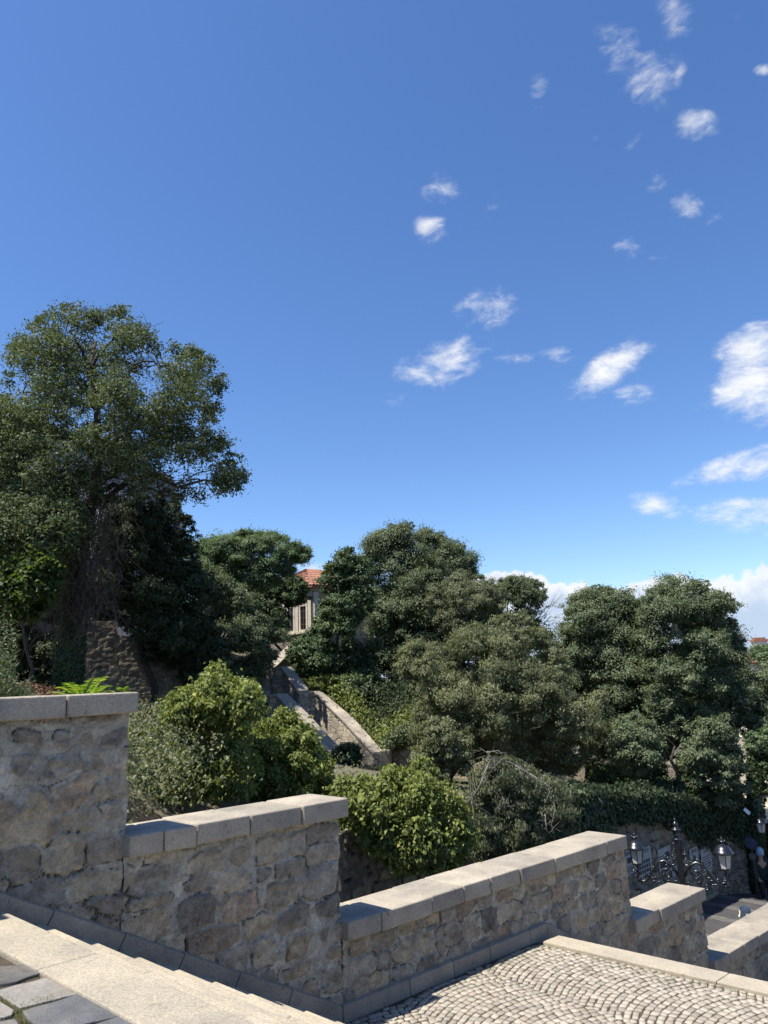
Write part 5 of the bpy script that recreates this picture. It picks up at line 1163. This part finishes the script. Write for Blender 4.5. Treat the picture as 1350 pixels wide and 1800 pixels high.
# beige building past the street corner
cb = thing('corner_building', 'beige building with an awning past the street corner at the right edge', 'building', V(30, 13, -8.5))
mbx = MB(); mbx.prism([V(30, 10.9, 0), V(30, 15.6, 0), V(40, 15.6, 0), V(40, 10.9, 0)], -8.6+H, -2.8+H); mbx.build('wall', MAT['plaster_pale'], cb)
A = V(30, 10.9, 0); d = MS.copy(); n = -US
window_on(cb, A, d, n, 2.6, -6.6+H, 1.1, 1.9, 'wood_dark', 2); window_on(cb, A, d, n, 1.6, -3.8+H, .8, 1.2, 'plaster_white', 3); window_on(cb, A, d, n, 3.9, -3.8+H, .7, 1.2, 'plaster_white', 3)
mbx = MB(); mbx.hexa([V(28.9, 11.3, -5.7), V(28.9, 15.5, -5.7), V(29.99, 15.5, -5.35), V(29.99, 11.3, -5.35)], [V(28.9, 11.3, -5.62), V(28.9, 15.5, -5.62), V(29.99, 15.5, -5.27), V(29.99, 11.3, -5.27)]); mbx.build('awning', MAT['cloth_cream'], cb)
mbx = MB(); mbx.tube([V(29.9, 14.55, -8.5), V(29.9, 14.55, -2)], .06, 8); mbx.build('downpipe', MAT['cast_iron'], cb)
p = at(1339, 1463, 20.6)
wl_ = thing('hanging_lantern', 'black hanging lantern on a curled bracket at the right edge above the street', 'lantern', p)
lantern(wl_, p, .85); mbx = MB(); ez = np.array([0, 0, 1.]); ex = np.array([1., 0, 0]); tp_ = p+[0, 0, .52]
mbx.tube(spiral(tp_+[-.02, 0, .18], ex, ez, .17, .05, -1.5, 5.2, 24), .014, 6); mbx.tube([tp_, tp_+[0, 0, .05], tp_+[.1, 0, .36], tp_+[.9, .3, .42]], .018, 6)
mbx.tube([tp_+[.9, .3, .42], np.array([tp_[0]+.9, tp_[1]+.3, float(street_z(25))+H])], .05, 8); mbx.build('bracket', MAT['cast_iron'], wl_)
# round traffic signs and the white lamp on the street wall corner
sp = at(1319, 1482, 21.3); sg_ = thing('traffic_sign', 'small round dark sign on a thin post at the street wall end', 'sign', (sp[0], sp[1], float(street_z(21.5))+H))
fd = -np.array([sp[0], sp[1], 0.]); fd /= np.linalg.norm(fd); fd = fd*.8+US*-.6; fd /= np.linalg.norm(fd); sd = np.cross(fd, [0, 0, 1.])
mbx = MB(); mbx.tube([np.array([sp[0], sp[1], float(street_z(21.5))+H])-fd*.03, sp+[0, 0, .25]-fd*.03], .022, 8); mbx.build('post', MAT['cast_iron'], sg_)
for dz, r_ in ((0, .15), (-.34, .09)):
    mbx = MB(); mbx.tube([sp+[0, 0, dz]-fd*.004, sp+[0, 0, dz]+fd*.006], r_, 20); pl_ = mbx.build('sign_plate', MAT['sign_blue' if dz == 0 else 'slate_dark'], sg_)
    if dz == 0:
        mbx = MB(); mbx.tube([sp+fd*.006, sp+fd*.009], r_*.8, 20); mbx.build('blue_field', MAT['sign_blue'], pl_)
        for q in (-1, 1): mbx = MB(); mbx.tube([sp+fd*.011+(sd*.10+np.array([0, 0, .10*q]))*.95, sp+fd*.011-(sd*.10+np.array([0, 0, .10*q]))*.95], .014, 5); mbx.build('bar', MAT['slate_dark'], pl_)
p = at(1313, 1426, 20.8); fl = thing('floodlight', 'small white floodlight sticking out of the ivy above the round dark sign', 'floodlight', p)
mbx = MB(); ax = np.array([.06, -.02, -.065]); mbx.box(p, ax, np.array([.022, .03, .012]), np.array([.02, 0, .022])); mbx.build('lamp_head', MAT['paint_white'], fl, bevel=.008)
mbx = MB(); mbx.tube([p, p+[-.08, .35, .10]], .015, 6); mbx.build('bracket', MAT['cast_iron'], fl)

# ------------------------------------------------------------------ people
def skin_mesh(name, chains, matn, parent, sub=2, root=0):
    """chains share joints by name: joints = {name: (pos, radius)}"""
    joints, edges = chains; names = list(joints); me = bpy.data.meshes.new(name); bm = bmesh.new(); lay = bm.verts.layers.skin.verify(); og = origin_of(parent)
    vv = {}
    for k in names:
        p, r = joints[k]; v = bm.verts.new(tuple(np.asarray(p)-og)); r = r if hasattr(r, '__len__') else (r, r); v[lay].radius = r; v[lay].use_root = (k == names[root]); vv[k] = v
    for a, b in edges: bm.edges.new((vv[a], vv[b]))
    bm.to_mesh(me); bm.free(); o = bpy.data.objects.new(name, me); COL.objects.link(o); o.parent = parent; me.materials.append(MAT[matn])
    m_ = o.modifiers.new('skin', 'SKIN'); m_.use_smooth_shade = True; m2_ = o.modifiers.new('sub', 'SUBSURF'); m2_.levels = sub; m2_.render_levels = sub
    return o
def person(label, foot, face, pose, top, legs, hat=None, hair='cloth_black'):
    """pose: 'stand' or 'sit'; face: unit vector the person looks along"""
    foot = np.asarray(foot, float); f = np.array([face[0], face[1], 0.]); f /= np.linalg.norm(f); l = np.array([-f[1], f[0], 0.]); up_ = np.array([0, 0, 1.])
    r = thing('person', label, 'person', foot); Pq = lambda a, b, c: foot+l*a+f*b+up_*c
    hp = .92 if pose == 'stand' else .46; J = {}; E_ = []
    lean = .03 if pose == 'stand' else .10
    J['pelvis'] = (Pq(0, 0, hp), (.15, .11)); J['waist'] = (Pq(0, lean*.3, hp+.18), (.13, .10)); J['chest'] = (Pq(0, lean, hp+.40), (.16, .115)); J['neck'] = (Pq(0, lean+.01, hp+.57), .055)
    J['head0'] = (Pq(0, lean+.03, hp+.655), (.075, .088)); J['head1'] = (Pq(0, lean+.025, hp+.76), (.07, .085))
    E_ += [('pelvis', 'waist'), ('waist', 'chest'), ('chest', 'neck'), ('neck', 'head0'), ('head0', 'head1')]
    for s_, n_ in ((1, 'l'), (-1, 'r')):
        J['sho'+n_] = (Pq(.17*s_, lean, hp+.50), .055); J['elb'+n_] = (Pq(.23*s_, lean-.02+(.10 if pose == 'sit' else .03), hp+.24), .042)
        J['wri'+n_] = (Pq(.17*s_, lean+.22, hp+.12 if pose == 'sit' else hp+.06), .028); J['hand'+n_] = (Pq(.16*s_, lean+.30, hp+.10 if pose == 'sit' else hp-.02), (.036, .018))
        E_ += [('chest', 'sho'+n_), ('sho'+n_, 'elb'+n_), ('elb'+n_, 'wri'+n_), ('wri'+n_, 'hand'+n_)]
        if pose == 'stand': kn, an = Pq(.10*s_, .03, .49), Pq(.10*s_, -.01, .08)
        else: kn, an = Pq(.13*s_, .42, .47), Pq(.13*s_, .42, .08)
        J['hip'+n_] = (Pq(.09*s_, .02, hp-.04), .085); J['kn'+n_] = (kn, .058); J['an'+n_] = (an, .038); J['toe'+n_] = (an+f*.15-up_*.045, (.04, .03))
        E_ += [('pelvis', 'hip'+n_), ('hip'+n_, 'kn'+n_), ('kn'+n_, 'an'+n_), ('an'+n_, 'toe'+n_)]
        for q in range(5):
            b = J['hand'+n_][0]; sp_ = (q-2)*.017; J[f'f{q}a{n_}'] = (b+l*sp_*(1 if q else 1.6)+f*(.045 if q else .01)-up_*.012, .0085); J[f'f{q}b{n_}'] = (b+l*sp_*1.15+f*((.085 if q else .035)-.004*abs(q-2))-up_*.03, .0075)
            E_ += [('hand'+n_, f'f{q}a{n_}'), (f'f{q}a{n_}', f'f{q}b{n_}')]
    skin_mesh('body', (J, E_), 'skin', r)
    g = lambda k, e: (J[k][0], tuple(np.array(J[k][1] if hasattr(J[k][1], '__len__') else (J[k][1],)*2)+e))
    tk = ['waist', 'pelvis', 'chest']+[a+b for b in 'lr' for a in ('sho', 'elb', 'wri')]; JT = {k: g(k, .045) for k in tk}
    skin_mesh('jacket', (JT, [e for e in E_ if e[0] in JT and e[1] in JT]), top, r)
    lk = ['pelvis']+[a+b for b in 'lr' for a in ('hip', 'kn', 'an')]; JL = {k: g(k, .018) for k in lk}
    skin_mesh('trousers', (JL, [e for e in E_ if e[0] in JL and e[1] in JL]), legs, r)
    hc = J['head1'][0]
    m_ = MB(); m_.lathe(hc-f*.015+[0, 0, -.03], [(.085, -.06), (.098, 0), (.095, .05), (.07, .10), (.03, .125), (.005, .13)], 14); m_.build('hair', MAT[hair], r, smooth=True)
    m_ = MB()                                # nose, brows and ears
    fc_ = J['head0'][0]+(hc-J['head0'][0])*.45+f*.085; m_.tube([fc_+[0, 0, .02], fc_+f*.02-[0, 0, .012], fc_-[0, 0, .02]], [.008, .013, .009], 6)
    for s_ in (1, -1): m_.tube([fc_-f*.085+l*.078*s_+[0, 0, .025], fc_-f*.085+l*.088*s_, fc_-f*.085+l*.078*s_-[0, 0, .03]], [.01, .014, .008], 6)
    m_.build('nose_and_ears', MAT['skin'], r, smooth=True)
    m_ = MB()
    for s_ in (1, -1): m_.lathe(fc_-f*.012+l*.03*s_+[0, 0, .026], [(.003, -.007), (.010, 0), (.003, .007)], 8)
    m_.tube([fc_-f*.006+l*.022-[0, 0, .045], fc_-f*.002-[0, 0, .048], fc_-f*.006-l*.022-[0, 0, .045]], .005, 5); m_.build('eyes_and_mouth', MAT['cloth_black'], r)
    if hat == 'cap':
        m_ = MB(); m_.lathe(hc+[0, 0, -.05], [(.098, -.04), (.106, 0), (.104, .08), (.08, .135), (.03, .165), (.004, .17)], 16); m_.build('cap', MAT['cloth_blue'], r, smooth=True)
    if hat == 'sun':
        m_ = MB(); m_.lathe(hc+[0, 0, .005], [(.125, -.055), (.14, -.05), (.125, -.03), (.110, .0), (.108, .07), (.09, .115), (.05, .135), (.004, .138)], 20); m_.build('sun_hat', MAT['cloth_cream'], r, smooth=True)
    return r
p = at(1338, 1530, 21.6); s_, m__ = sm(p); zg = float(street_z(s_))+H
seat_h = max(.0, p[2]-.02-(zg+.46+.76+.08))
person('person in dark clothes and pale blue cap sitting at the street wall end', (p[0], p[1], zg+seat_h), (-.2, -1), 'sit', 'cloth_green', 'cloth_black', 'cap')
st_ = thing('stool', 'dark low seat under the person with the pale blue cap', 'stool', (p[0], p[1], zg)); mbx = MB(); mbx.box([p[0], p[1], zg+seat_h+.36], [.2, 0, 0], [0, .2, 0], [0, 0, .02]); mbx.build('seat', MAT['wood_dark'], st_)
for a in (-1, 1):
    for b in (-1, 1): mbx = MB(); mbx.tube([[p[0]+a*.16, p[1]+b*.16, zg], [p[0]+a*.16, p[1]+b*.16, zg+seat_h+.345]], .02, 6); mbx.build('leg', MAT['wood_dark'], st_)
hp_ = at_m(1309, 1596, 7.35); s_, m__ = sm(hp_); zh = hp_[2]+.05; hgt = .92+.76+.15
person('person in a cream sun hat, only the hat showing over the lowest parapet run', np.r_[V(s_, m__, 0)[:2], zh-hgt], (-.5, -1), 'stand', 'cloth_black', 'cloth_green', 'sun')
